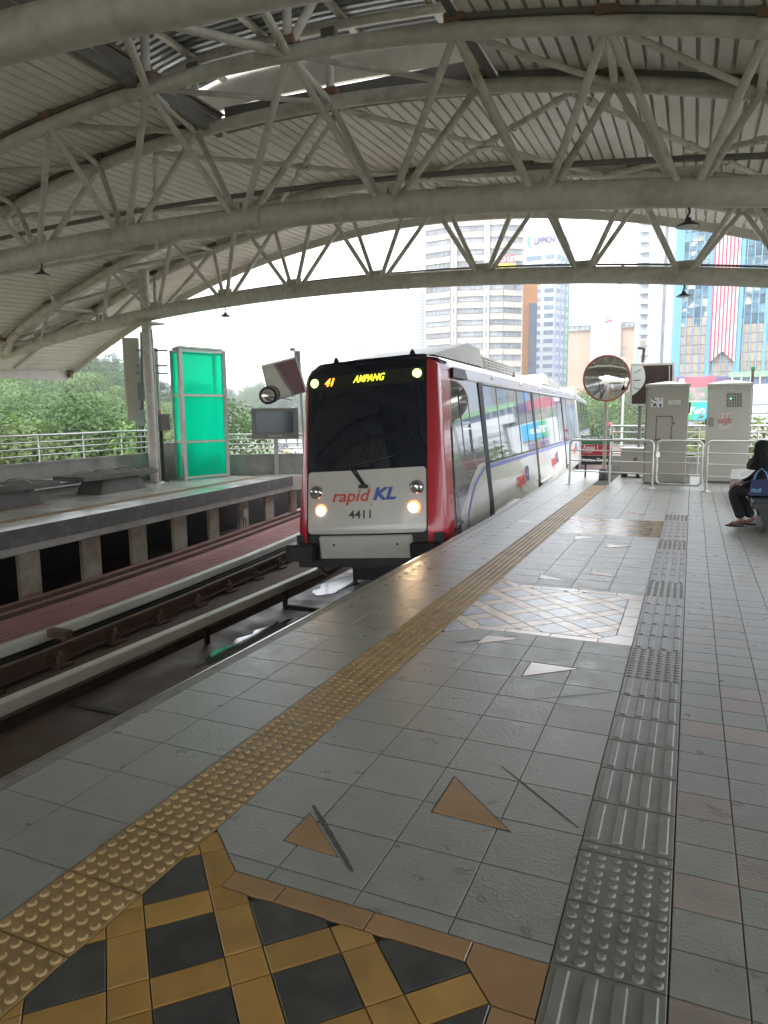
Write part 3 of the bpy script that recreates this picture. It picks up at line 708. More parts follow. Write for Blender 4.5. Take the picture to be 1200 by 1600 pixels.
for q_ in ([(408,571),(463,557),(463,560),(408.5,574)], [(460.5,558),(463,557),(480,612),(477.5,613)]): quad(tp_, q_, -.02, -.001, 'rim', 'steel', t)
B2(tp_, 460, 548, 469, 566, .0, .1, 'bracket', 'box_grey', t); B2(tp_, 453, 543.5, 461, 548, -.02, .08, 'camera', 'box_grey', t)
a = tp_(468, 566); c_ = tp_(478, 741); MB().tube([(a[0],.15,a[1]),(c_[0],.15,0)], .05, 10).build('post', M['galv'], t)
rm = PL(420, 14.9)
t = thing('round_mirror', 'small round convex mirror with a dark rim in front of the tilted panel', 'mirror', rm.pz(), rm.rz)
a = rm(418.5, 618); q = Matrix.Translation((a[0], 0, a[1])) @ Matrix.Rotation(R(90), 4, 'X')
MB().lathe([(.20*math.sin(x), .07*math.cos(x)-.07+.02) for x in [i*math.pi/2/8 for i in range(9)]], 28, q).build('mirror_face', M['mirror'], t)
MB().lathe([(.20,-.05),(.215,-.03),(.215,.0),(.20,.02),(.195,.0)], 28, q).build('rim', M['black'], t)
MB().lathe([(.21,-.05),(.17,-.22),(0,-.24)], 20, q @ Matrix.Translation((.09,.03,0))).build('hood', M['bezel'], t)
MB().tube([(a[0]+.1,.2,a[1]),(a[0]+.6,.3,a[1]-.1)], .02, 8).build('arm', M['galv'], t)

# ------------------------------------------------------------------ canopy: trusses, roof sheets, monitor
top_data = [(-7.35,6.8,4.90),(-5.82,6.8,5.07),(-3.98,6.8,5.10),(-2.18,6.8,4.87),(-.82,6.8,4.64),(.42,6.8,4.30),
 (-9.42,8.1,4.88),(-7.73,8.1,5.08),(-6.12,8.1,5.22),(-4.16,8.1,5.20),(-2.32,8.1,5.08),(-.89,8.1,4.85),(.46,8.1,4.53),
 (-14.3,11.45,2.92),(-12.5,11.45,3.80),(-10.9,11.45,4.37),(-9.96,11.45,4.60),(-9.27,11.45,4.70),(-4.9,11.45,5.28),(-1.77,11.45,5.0),(.80,11.45,4.49),
 (-2.5,12.75,5.2),(.9,12.75,4.65),
 (-15.4,14.5,2.79),(-13.43,14.5,3.74),(-11.36,14.5,4.46),(-9.49,14.5,4.92),(-7.79,14.5,5.23),(-6.24,14.5,5.37),(-4.53,14.5,5.40),(-2.84,14.5,5.24),(-1.06,14.5,4.93),(.04,14.5,4.64),(1.08,14.5,4.29)]
A_ = np.array([[1, x, x*x, x**3, y, x*y] for x, y, z in top_data]); zc = np.linalg.lstsq(A_, np.array([d[2] for d in top_data]), rcond=None)[0]
def zt(x, y):
    y = min(max(y, 6.3), 14.5); xx = max(x, -15.6)
    z = float(np.dot(zc, [1, xx, xx*xx, xx**3, y, xx*y]))
    if x > 1.2:  # parabola beyond the measured part
        f = lambda q: float(np.dot(zc, [1, q, q*q, q**3, y, q*y])); s = (f(1.2)-f(.9))/.3; z = f(1.2)+s*(x-1.2)-.022*(x-1.2)**2
    return z
bd = [(-15.05,2.92),(-13.82,3.19),(-11.93,3.4),(-10.41,3.60),(-8.67,3.71),(-7.08,3.78),(-5.34,3.80),(-3.38,3.73),(-1.73,3.63),(-.22,3.50),(.92,3.36)]
bc = np.polyfit([d[0] for d in bd], [d[1] for d in bd], 3)
def zb(x): return float(np.polyval(bc, x)) if x < 1 else float(np.polyval(bc, 1))-.12*(x-1)-.008*(x-1)**2
XR = 5.6
def arc(fn, y, x0, x1, n): return [Vector((x0+(x1-x0)*i/n, y, fn(x0+(x1-x0)*i/n))) for i in range(n+1)]
def truss(Y, bn, tn, tf, label, dz=-.03, rb=.135, rt=.078, xl=-15.1):
    root = thing('roof_truss', label, 'truss', (0, Y, 0), 0, 'tubular trusses under the canopy')
    def Lc(p): return Vector((p[0], p[1]-Y, p[2]))
    def bz(x): return zb(x)+dz
    pts = arc(bz, Y, xl, XR, 40); 
    cuts = [0, 6, 13, 20, 27, 34, 40]
    for a, c in zip(cuts, cuts[1:]): MB().tube([Lc(p) for p in pts[a:c+1]], rb, 18).build('bottom_chord', M['roof_tube'], root)
    for a in cuts[1:-1]: d = (pts[a+1]-pts[a]).normalized()*.02; MB().tube([Lc(pts[a]-d), Lc(pts[a]+d)], rb+.008, 18).build('collar', M['roof_tube'], root)
    ys = []
    for s, nm in ((-1, tn), (1, tf)):
        yy = Y+s*.65
        f = lambda x, yy=yy: zt(x, yy)
        P = [Vector((p.x, yy if p.x > xl+1.2 else Y+s*.65*(p.x-xl)/1.2, p.z)) for p in arc(f, yy, xl, XR, 40)]
        P[0] = Vector((xl, Y+s*.02, bz(xl)+.12))
        MB().tube([Lc(p) for p in P], rt, 14).build('top_chord', M['roof_tube'], root)
        for x in nm:
            for bx in bn:
                if abs(bx-x) < 1.32:
                    a = Vector((x, yy, zt(x, yy))); c = Vector((bx+(.07 if x > bx else -.07), Y+s*.05, bz(bx)+.02))
                    MB().tube([Lc(a), Lc(c)], .040, 10).build('web_tube', M['roof_tube'], root)
        for x in nm:   # dark purlin seats
            z = zt(x, yy); MB().box((x-.10, yy-Y-.07, z+rt-.01), (x+.10, yy-Y+.07, z+rt+.07)).build('purlin_seat', M['roof_rust'], root)
    for bx in bn:   # gusset plates on the lower chord
        MB().box((bx-.16, -.012, bz(bx)+rb-.03), (bx+.16, .012, bz(bx)+rb+.09)).box((bx-.02,-.06,bz(bx)+rb-.03),(bx+.02,.06,bz(bx)+rb+.05)).build('gusset_plate', M['roof_tube'], root)
    for i, (a, c) in enumerate(zip(tn, tf)):
        pa = Vector((a, Y-.65, zt(a, Y-.65))); pc_ = Vector((c, Y+.65, zt(c, Y+.65)))
        MB().tube([Lc(pa), Lc(pc_)], .04, 8).build('cross_tube', M['roof_tube'], root)
        if i+1 < len(tf):
            q = tf[i+1]; MB().tube([Lc(pa), Lc(Vector((q, Y+.65, zt(q, Y+.65))))], .032, 8).build('cross_tube', M['roof_tube'], root)
    return root
nA = [-13.8,-12.0,-10.3,-8.42,-6.85,-5.06,-3.16,-1.49,-.13,1.4,2.9,4.4]
tA = [-12.9,-11.0,-9.1,-7.35,-5.82,-3.98,-2.18,-.82,.42,2.1,3.6]; fA = [-13.1,-11.4,-9.55,-7.85,-6.15,-4.17,-2.34,-.89,.46,2.1,3.6]
truss(7.45, nA, tA, fA, 'large tubular truss spanning overhead in front, its thick lower chord crossing the whole view')
nB = [-13.82,-11.93,-10.41,-8.67,-7.08,-5.34,-3.38,-1.73,-.22,1.3,2.8,4.3]
tB = [-14.3,-12.75,-11.0,-9.4,-7.9,-6.2,-4.35,-2.5,-.95,.55,2.0,3.5]
truss(12.1, nB, tB, [x+.02 for x in tB], 'further tubular truss before the canopy end, its lower chord standing against the sky', dz=-.0)
nC = [x+.1 for x in nA]
truss(3.40, nC, tA, fA, 'nearest tubular truss, only its thick lower chord showing in the top corner', dz=.0)
truss(-1.55, nC, tA, fA, 'tubular truss behind the photographer, out of the picture')
for xx, yy, lab in ((-10.72, 12.12, 'round grey steel column between the aerials and the green glass shaft'), (-10.72, 3.40, 'round grey steel column on the far platform nearer the viewer'), (3.4, 12.12, 'round grey steel column at the back of the near platform'), (3.4, 3.40, 'round grey steel column behind the right platform tiles')):
    t = thing('column', lab, 'column', (xx, yy, -.004), 0, 'columns that carry the canopy')
    top = zt(xx, yy)-.02
    MB().tube([(0,0,0),(0,0,1.6),(0,0,3.0),(0,0,top)], .108, 20).build('shaft', M['roof_tube'], t)
    MB().lathe([(.21,0),(.21,.03),(.0,.03)], 20).build('base_plate', M['galv'], t)
    MB().box((-.26,-.22,zb(xx)-.19),(.30,.22,zb(xx)-.15)).build('bracket_plate', M['roof_tube'], t)
    MB().tube([(.17,-.05,zb(xx)-.3),(.19,-.05,zb(xx)-.9),(.19,-.05,.05)], .02, 8).build('drain_pipe', M['galv'], t)
# pipes hung just over the lower chords
def conduit(Y, f, r, label):
    t = thing('conduit', label, 'conduit'); MB().tube(arc(f, Y, -15, XR, 36), r, 8).build('pipe', M['dark_beam'], t)
cz = [(-9.7,4.18),(-7.9,4.17),(-6.2,4.22),(-3.45,4.17),(-2.6,4.14),(-1.25,4.03),(.55,3.82)]
cp_ = np.polyfit([c[0] for c in cz], [c[1] for c in cz], 2)
conduit(7.98, lambda x: float(np.polyval(cp_, x)) if x > -11 else float(np.polyval(cp_, -11))+(x+11)*.12, .032, 'dark conduit running along behind the large front truss')
conduit(12.5, lambda x: zb(x)+.235, .018, 'thin cable line running just above the lower chord of the further truss')
# X bracing under the sheets
br = thing('roof_bracing', 'crossed tube bracing with bolted plates between the two big trusses', 'bracing')
nx_ = [-12.5,-9.75,-6.93,-4.1,-1.35,1.4,4.1]
for a, c in zip(nx_, nx_[1:]):
    for p, q in ((a, c), (c, a)):
        P = Vector((p, 8.2, zt(p, 8.2)-.05)); Q = Vector((q, 11.4, zt(q, 11.4)-.05)); mid = P.lerp(Q, .5)
        mid.z -= .0
        MB().tube([P, P.lerp(Q, .2), mid], .035, 8).build('brace_tube', M['roof_tube'], br); MB().tube([mid, Q], .035, 8).build('brace_tube', M['roof_tube'], br)
        for f in (.06, .30, .42, .58, .94): k = P.lerp(Q, f); k2 = P.lerp(Q, f+.02); MB().tube([k, k2], .048, 8).build('brace_clamp', M['roof_tube'], br)
    m_ = Vector(((a+c)/2, 9.8, (zt(a,8.2)+zt(c,11.4))/2-.05)); MB().box((m_.x-.1,m_.y-.05,m_.z-.05),(m_.x+.1,m_.y+.05,m_.z+.05)).build('brace_plate', M['roof_tube'], br)
for xx, zz in ((-.2, 0), (-9.0, 0)):
    pass
# roof sheets
roof = thing('canopy_roof', 'wide arched canopy of ribbed pale metal sheets over both platforms', 'roof')
def zr(x, y): return zt(x, y)+.14
HX0, HX1, HY = -5.88, -2.13, 8.35
def sheet(x0, nper, y0, y1, p=.157, dirn=1):
    b = MB(); xs = []
    for i in range(nper):
        a = x0+dirn*i*p; xs += [(a, 0), (a+dirn*(p-.036), 0), (a+dirn*(p-.033), .075), (a+dirn*(p-.003), .075)]
    xs.append((x0+dirn*nper*p, 0)); ny = max(1, int((y1-y0)/1.6)); vs = []
    for j in range(ny+1):
        y = y0+(y1-y0)*j/ny
        for x, dz in xs: vs.append((x, y, zr(x, y)+dz))
    m = len(xs); b.add(vs, [(j*m+i, j*m+i+1, (j+1)*m+i+1, (j+1)*m+i) for j in range(ny) for i in range(m-1)])
    b.build('roof_sheet', M['roof_sheet'], roof, flip=False)
YB = [-14, -8, -2.5, 3.1, 8.35, 12.1, 14.6]
for y0, y1 in zip(YB, YB[1:]):
    for k in range(11): sheet(HX0-k*.157*6, 6 if k < 10 else 3, y0+.002, y1-.002, dirn=-1)
    for k in range(8): sheet(HX1+k*.157*6, 6, y0+.002, y1-.002)
    if y0 >= HY:
        for k in range(4): sheet(HX0+k*.157*6, 6 if k < 3 else 6, y0+.002, y1-.002)
for y in (-1.55+.65, 3.40-.65, 3.40+.65, 6.8, 8.1, 11.45, 12.75):   # purlins that follow the arch right under the sheets
    segs = [(-15.5, HX0-.02), (HX1+.02, XR)] if y < HY else [(-15.5, XR)]
    for x0, x1 in segs:
        n = 24; b = MB(); pts = [(x0+(x1-x0)*i/n) for i in range(n+1)]
        for xa, xb in zip(pts, pts[1:]):
            za, zb_ = zr(xa, y), zr(xb, y); b.add([(xa,y-.035,za-.05),(xa,y+.035,za-.05),(xa,y+.035,za-.006),(xa,y-.035,za-.006),(xb,y-.035,zb_-.05),(xb,y+.035,zb_-.05),(xb,y+.035,zb_-.006),(xb,y-.035,zb_-.006)], [(0,1,5,4),(0,4,7,3),(1,2,6,5),(3,7,6,2)])
        b.build('purlin', M['dark_beam'] if y < 9 else M['roof_tube'], roof)
def band(y0, y1, z0f, z1f, x0, x1, nm, m, par, n=30):
    b = MB(); xs = [x0+(x1-x0)*i/n for i in range(n+1)]
    for xa, xb in zip(xs, xs[1:]):
        v = []
        for x in (xa, xb): v += [(x,y0,z0f(x)),(x,y1,z0f(x)),(x,y1,z1f(x)),(x,y0,z1f(x))]
        b.add(v, [(0,1,5,4),(1,2,6,5),(2,3,7,6),(3,0,4,7)])
    return b.build(nm, M[m], par)
xs_ = [-15.7+i*2.36 for i in range(10)]
for xa, xb in zip(xs_, xs_[1:]): band(14.6, 14.66, lambda x: zr(x, 14.5)-.17, lambda x: zr(x, 14.5)+.10, xa+.004, xb-.004, 'gable_fascia', 'fascia', roof, 5)
for y0, y1 in zip(YB, YB[1:]):
    z = zr(-15.65, min(max(y0, 6.3), 14)); MB().box((-15.74, y0, z-.16), (-15.68, y1-.01, z+.12)).build('eave_fascia', M['fascia'], roof)
MB().box((-15.68, 14.52, zr(-15.6,14.5)-.22), (-15.55, 14.598, zr(-15.6,14.5)-.02)).build('eave_bracket', M['roof_rust'], roof)
MB().box((XR+.22, -14, 2.2), (XR+.28, 14.6, 2.6)).build('eave_fascia', M['fascia'], roof)

mon = thing('roof_monitor', 'raised ridge vent of corrugated sheets above the gap in the canopy, daylight at its end', 'roof vent')
def zm(x): return max(6.13-.022*(x+4.6)**2-.02*(x+4)-(.36*(-6.5-x) if x < -6.5 else 0), zr(x, 8.0)+.14)
MB().box((HX0-.10, -14, 5.11), (HX0-.02, HY-.03, 5.36)).build('side_beam', M['dark_beam'], mon); MB().box((HX0-.14, -14, 5.362), (HX0+.02, HY-.03, 5.39)).build('flashing', M['roof_rust'], mon)
MB().box((HX1-.09, -14, 5.06), (HX1-.01, HY-.02, 5.36)).build('side_beam', M['dark_beam'], mon)
band(HY, HY+.07, lambda x: zt(x, HY)+.02, lambda x: 5.47-.02*(x+5), HX0, HX1, 'end_beam', 'dark_beam', mon, 10)
for xa in np.arange(-8.7, -1.6, .5):   # corrugated sheets, ribs across
    b = MB(); p = .11; ys = []
    y = -14
    while y < 8.85: ys += [(y, 0), (y+.05, 0), (y+.06, .03), (y+.10, .03)]; y += p
    vs = [(x, yy, zm(x)+dz) for x in (xa, xa+.5) for yy, dz in ys]; m = len(ys)
    b.add(vs, [(i, i+1, m+i+1, m+i) for i in range(m-1)]); b.build('roof_sheet', M['monitor_sheet'], mon, flip=False)
for xa, xb in ((-6.9,-5.5),(-5.5,-4.1),(-4.1,-2.8),(-2.8,-1.6)): band(8.9, 8.96, lambda x: zm(x)-.38, lambda x: zm(x)+.04, xa+.004, xb-.004, 'fascia', 'fascia', mon, 4)
for y in (8.1, 6.8, 4.05, 2.75, -1.0):
    MB().tube(arc(lambda x: zm(x)-.13, y, -6.6, -1.7, 14), .055, 12).build('arch_tube', M['roof_tube'], mon)
for x in (-6.2, -5.1, -4.0, -2.9, -1.9): MB().box((x-.04, -14, zm(x)-.07), (x+.04, 8.85, zm(x)-.02)).build('purlin', M['roof_tube'], mon)
for y, xl_ in ((6.8, (-5.82,-3.98,-2.18)), (8.1, (-6.15,-4.17,-2.34)), (4.05, (-6.1,-4.1,-2.3)), (2.75, (-5.8,-4,-2.2))):
    for x in xl_: MB().tube([(x, y, zt(x, y)+.05), (x, y, zm(x)-.13)], .05, 10).build('post', M['roof_tube'], mon); MB().box((x-.09,y-.05,zm(x)-.25),(x+.09,y+.05,zm(x)-.14)).build('post_head', M['dark_beam'], mon)
for a, c in (((-3.98,6.8),(-3.2,4.05)),((-3.98,6.8),(-5.9,4.2)),((-5.82,6.8),(-4.1,4.05))):
    MB().tube([(a[0], a[1], zt(*a)), (c[0], c[1], zt(*c)+(.0))], .045, 10).build('tie_tube', M['roof_tube'], mon)
MB().tube([(-3.98,6.8,zt(-3.98,6.8)+.05),(-3.35,6.8,zm(-3.35)-.13)], .045, 10).build('tie_tube', M['roof_tube'], mon)

# lamps
def lamp(x, Y, label, dz=0):
    t = thing('pendant_lamp', label, 'lamp', (x, Y, zb(x)+dz-.125), 0, 'round pendant lamps under the trusses')
    MB().tube([(0,0,0),(.01,0,-.05),(-.01,0,-.09),(0,0,-.13)], .011, 8).build('hanger', M['black'], t)
    MB().lathe([(0,-.10),(.025,-.10),(.03,-.13),(.05,-.142),(.10,-.168),(.106,-.18),(.102,-.182)], 28).build('shade', M['dark_grey'], t)
    MB().lathe([(.099,-.18),(.05,-.192),(0,-.195)], 28).build('lens', M['paper'], t)
lamp(-.12, 7.45, 'round black pendant lamp under the large front truss, over the small tiles', -.03); lamp(-8.38, 7.45, 'round black pendant lamp under the large front truss, over the far platform', -.03)
lamp(-.21, 12.1, 'round black pendant lamp under the further truss, in front of the blue glass tower'); lamp(-8.68, 12.1, 'round black pendant lamp under the further truss, above the green glass shaft')

# ------------------------------------------------------------------ train
def tframe(o, yaw, roll):
    y, r_ = R(yaw), R(roll); U = Vector((math.cos(y), math.sin(y), 0)); V = Vector((-math.sin(y), math.cos(y), 0)); W = Vector((0,0,1))
    U2 = U*math.cos(r_)+W*math.sin(r_); W2 = W*math.cos(r_)-U*math.sin(r_)
    return Matrix(((U2.x,V.x,W2.x,o[0]),(U2.y,V.y,W2.y,o[1]),(U2.z,V.z,W2.z,o[2]),(0,0,0,1)))
train = thing('train', 'red and white metro train arriving with lit headlamps and black front window', 'train', (-3.75, 8.0, 0))
TM = tframe((-3.75, 8.0, 0), 3.5, 4); train.matrix_world = TM
def hw(w_): return 1.02-.05*max(w_, 0)
def vf(w_): return .2*max(w_, 0)+(1.6*(w_-1.98)**2 if w_ > 1.98 else 0)
RC_ = .24
def hwf(w_): return hw(w_)-(.16-math.sqrt(max(0, .16**2-min(w_-1.96, .16)**2)) if w_ > 1.96 else 0)*.85
def outline(a, w_):
    """a: signed path length from the middle of the front; returns (u, v)"""
    s = 1 if a >= 0 else -1; a = abs(a); fl = hwf(w_)-RC_; v0 = vf(w_)
    cr = .05
    if a <= fl: return s*a, v0+cr*(a/fl)**2
    a2 = a-fl; arc_ = RC_*math.pi/2
    if a2 <= arc_: t_ = a2/RC_; return s*(fl+RC_*math.sin(t_)), v0+cr+RC_*(1-math.cos(t_))
    return s*hwf(w_), v0+cr+RC_+a2-arc_
def fsurf(a0, a1, w0, w1, na, nw, nm, m, off=0.0, a0f=None, a1f=None, th=0):
    b = MB(); vs = []
    for j in range(nw+1):
        w_ = w0+(w1-w0)*j/nw; A0 = a0f(w_) if a0f else a0; A1 = a1f(w_) if a1f else a1
        for i in range(na+1):
            a = A0+(A1-A0)*i/na; u, v = outline(a, w_); u2, v2 = outline(a+.002, w_); d = Vector((u2-u, v2-v)).normalized()
            vs.append((u+d.y*off, v-d.x*off, w_))
    b.add(vs, [(j*(na+1)+i, j*(na+1)+i+1, (j+1)*(na+1)+i+1, (j+1)*(na+1)+i) for j in range(nw) for i in range(na)], True)
    return b.build(nm, M[m] if isinstance(m, str) else m, train, flip=False)
def rpanel(a0, a1, w0, w1, r_, nm, m, off, par=None):
    """rounded rectangle that follows the curved front"""
    N = 5; ws = [w0+r_*(1-math.cos(R(90*i/N))) for i in range(N)]; K = max(2, int((w1-w0)/.06)); ws = ws+[w0+r_+(w1-w0-2*r_)*i/K for i in range(K+1)]+[w1-r_*(1-math.cos(R(90*i/N))) for i in range(N-1, -1, -1)]
    na = 20; vs = []
    for w_ in ws:
        d = min(w_-w0, w1-w_); ins = r_-math.sqrt(max(0, r_*r_-(r_-d)**2)) if d < r_ else 0
        for i in range(na+1): a = a0+ins+(a1-a0-2*ins)*i/na; u, v = outline(a, w_); vs.append((u, v-off, w_))
    b = MB(); n = na+1; m_ = len(ws); b.add(vs, [(j*n+i, j*n+i+1, (j+1)*n+i+1, (j+1)*n+i) for j in range(m_-1) for i in range(na)], True)
    rim = [i for i in range(n)]+[j*n+na for j in range(1, m_)]+[(m_-1)*n+i for i in range(na-1, -1, -1)]+[j*n for j in range(m_-2, 0, -1)]
    b.add([vs[k] for k in rim]+[(vs[k][0], vs[k][1]+off+.004, vs[k][2]) for k in rim], [(i, (i+1)%len(rim), len(rim)+(i+1)%len(rim), len(rim)+i) for i in range(len(rim))])
    return b.build(nm, M[m] if isinstance(m, str) else m, par or train, flip=False)
fsurf(-.84, .84, -.07, 2.16, 20, 37, 'front_shell', 'seal_black')
rpanel(-.835, .835, .755, 2.13, .07, 'windscreen', 'glass_black', .012)
mk('mask_frame', (.01,.015,.03), rough=.12, spec=.7)
rpanel(-.81, .81, -.055, .745, .05, 'front_panel', 'train_white', .012)
rpanel(-.76, .80, 1.80, 1.985, .02, 'display_band', 'led_off', .018)
ef = lambda s: (lambda w_: s*(hw(w_)-RC_+RC_*math.pi/2+.27+.06*max(w_,0)+.20*max(0,w_-1.2)))
for s in (1, -1):
    i0 = lambda w_, s=s: s*.825
    if s > 0: fsurf(0, 0, -.36, 2.12, 16, 24, 'pillar', 'train_red', .014, i0, ef(1))
    else: fsurf(0, 0, -.22, 2.12, 16, 24, 'pillar', 'train_red', .014, ef(-1), i0)
def side(s, pts, d0, nm, m, par=None, f=None):
    """prism on the side wall: pts = (v, w)"""
    vs = []; n = len(pts)
    for d in (-.01, d0):
        for v, w_ in pts: vs.append((s*(hw(w_)+d), v, w_))
    b = MB(); b.add(vs, [tuple(range(n)), tuple(range(n, 2*n))]+[(i,(i+1)%n,n+(i+1)%n,n+i) for i in range(n)]); return b.build(nm, M[m], par or train)
def loft(profile, v0, v1, nm, m, par, n=1):
    vs = []; k = len(profile)
    for j in range(n+1): vs += [(u, v0+(v1-v0)*j/n, w_) for u, w_ in profile]
    b = MB(); b.add(vs, [(j*k+i, j*k+i+1, (j+1)*k+i+1, (j+1)*k+i) for j in range(n) for i in range(k-1)]+[tuple(range(k)), tuple(range(n*k, n*k+k))], False); return b.build(nm, M[m], par)
BL = -.56
body_prof = [(-hw(0), BL), (-hw(0), 0), (-hw(1.85), 1.85), (hw(1.85), 1.85), (hw(0), 0), (hw(0), BL)]
roof_prof = [(-hw(1.85)-.002, 1.85), (-.915, 2.04), (-.84, 2.13), (-.6, 2.19), (0, 2.23), (.6, 2.19), (.84, 2.13), (.915, 2.04), (hw(1.85)+.002, 1.85)]
def carbody(par, v0, v1):
    k = v0; loft(body_prof, v0, v1, 'body', 'train_white', par)
    b = MB(); n = 1; vs = [(u, v, w_) for v in (v0, v1) for u, w_ in roof_prof]; kk = len(roof_prof)
    b.add(vs, [(i, i+1, kk+i+1, kk+i) for i in range(kk-1)], False); b.add(vs[:kk], [tuple(range(kk))]); b.add(vs[kk:], [tuple(range(kk))]); b.build('roof', M['train_silver'], par)
carbody(train, 1.0, 19.95)
# nose of the roof
b = MB(); vs = []; N = 14
for j in range(7):
    t_ = j/6; 
    for i in range(N+1):
        u = -1+2*i/N; W = .93; w_ = 2.10+.13*(1-abs(u)**2.5); v = (vf(2.1)+.06+.22*abs(u)**4)*(1-t_)+1.3*t_; ww = 2.125*(1-t_)**2.2+w_*(1-(1-t_)**2.2)
        vs.append((u*(W-.03*(1-t_)), v, min(w_, ww) if abs(u) < .98 else 2.10-.04*t_))
b.add(vs, [(j*(N+1)+i, j*(N+1)+i+1, (j+1)*(N+1)+i+1, (j+1)*(N+1)+i) for j in range(6) for i in range(N)], True); b.build('roof_nose', M['train_silver'], train, flip=False)
for s in (1, -1):
    side(s, [(.55,-.3),(1.02,-.3),(1.02,1.85),(.85,1.85)], -.004, 'side_panel', 'train_silver')
# bumper and boxes
MB().bbox((-.66,.02,-.375),(.62,.3,-.085),.02).build('bumper_panel', M['train_white'], train)
MB().box((-1.0,.06,-.50),(1.0,.5,-.07)).build('underframe', M['black'], train)
MB().bbox((-1.10,-.12,-.385),(-.70,.2,-.17),.02).build('step_box', M['black'], train); MB().bbox((.60,-.06,-.36),(.95,.2,-.18),.02).build('step_box', M['seal_black'], train)
MB().box((-.9,1.6,-1.02),(.9,19.5,BL-.002)).build('underframe', M['black'], train)
for v in (2.2, 3.9, 15.5, 17.2):
    for u in (-.62, .62): MB().lathe([(0,-.05),(.30,-.05),(.32,-.03),(.30,.05),(0,.05)], 28, Matrix.Translation((u, v, -.82)) @ Matrix.Rotation(R(90), 4, 'Y')).build('wheel', M['rust'], train)
MB().tube([(-.80,.3,-.38),(-.74,.1,-.46),(-.66,.05,-.56),(-.60,.1,-.62)], .035, 8).build('guard_iron', M['rust'], train)
def fpt(a, w_, off): u, v = outline(a, w_); return Vector((u, v-off, w_))
def disc(a, w_, r_, nm, m, off, par=None, ring=None):
    q = Matrix.Translation(fpt(a, w_, off)) @ Matrix.Rotation(R(90), 4, 'X')
    return MB().lathe([(r_, -.02),(r_, .004),(r_*.6, .010),(0, .012)], 24, q).build(nm, M[m], par or train)
for s, a1_, w1_ in ((-1, -.61, .245), (1, .65, .25)):
    h_ = disc(a1_, w1_, .086, 'headlamp', 'lamp_ring', .014); disc(a1_, w1_, .058, 'bulb', 'lamp_glow', .030, h_)
for a1_, w1_ in ((-.68, .475), (.69, .49)):
    h_ = disc(a1_, w1_, .095, 'unlit_lamp', 'bezel', .014); disc(a1_, w1_, .078, 'reflector', 'chrome', .026, h_)
    q = Matrix.Translation(fpt(a1_, w1_, .04)) @ Matrix.Rotation(R(90), 4, 'X'); MB().lathe([(.05,0),(.055,.006),(.05,.01),(.035,.006),(.03,0)], 20, q).build('inner_ring', M['bezel'], h_)
for a1_ in (-.71, .71): disc(a1_, 1.905, .058, 'marker_light', 'lamp_green', .024)
def ftext(body, size, a, w_, off, m, **kw):
    o = text('lettering', body, size, (0,0,0), (1,0,0), (0,0,1), M[m], train, **kw)
    for v in o.data.vertices: c = v.co.copy(); v.co = fpt(a+c.x, w_+c.z, off)+Vector((0, c.y, 0))
    return o
ftext('41', .135, -.49, 1.893, .024, 'led_orange', shear=.35, sx=1.05, bold=.004)
ftext('AMPANG', .125, .07, 1.90, .024, 'led_yellow', shear=.45, sx=.80, bold=.001)
ftext('rapid', .215, -.455, .42, .016, 'logo_red', shear=.25, align='LEFT', sx=1.17, bold=.003)
ftext('KL', .205, .12, .43, .016, 'logo_blue', shear=.25, align='LEFT', sx=1.25, bold=.009)
ftext('4411', .145, -.04, .185, .016, 'line_black', sx=1.15, bold=.002)
disc(.10, .305, .022, 'badge', 'antenna', .014)
for dx_ in (0, .05):
    MB().beam(fpt(-.20+dx_, .80, .02), fpt(-.0+dx_*.4, .55, .03), .018, .02).build('wiper', M['black'], train)
MB().bbox((-.04,.0,.52),(.07,.07,.565),.01).build('wiper_base', M['black'], train)
MB().beam(fpt(-.20, .80, .035), fpt(.42, .90, .035), .014, .014).build('wiper_blade', M['black'], train)
for a1_, w1_ in ((-.35, .0), (.45, .0)): pass
for u in (-.45, .42): MB().lathe([(.016,0),(.01,.008),(0,.008)], 10, Matrix.Translation((u, .016, -.20)) @ Matrix.Rotation(R(90), 4, 'X')).build('bolt', M['line_black'], train)
for u, v in ((-.52, .75), (.55, .8)): MB().lathe([(.045,0),(.035,.05),(.012,.09),(0,.09)], 12, Matrix.Translation((u, v, 2.16))).build('aerial_dome', M['black'], train)
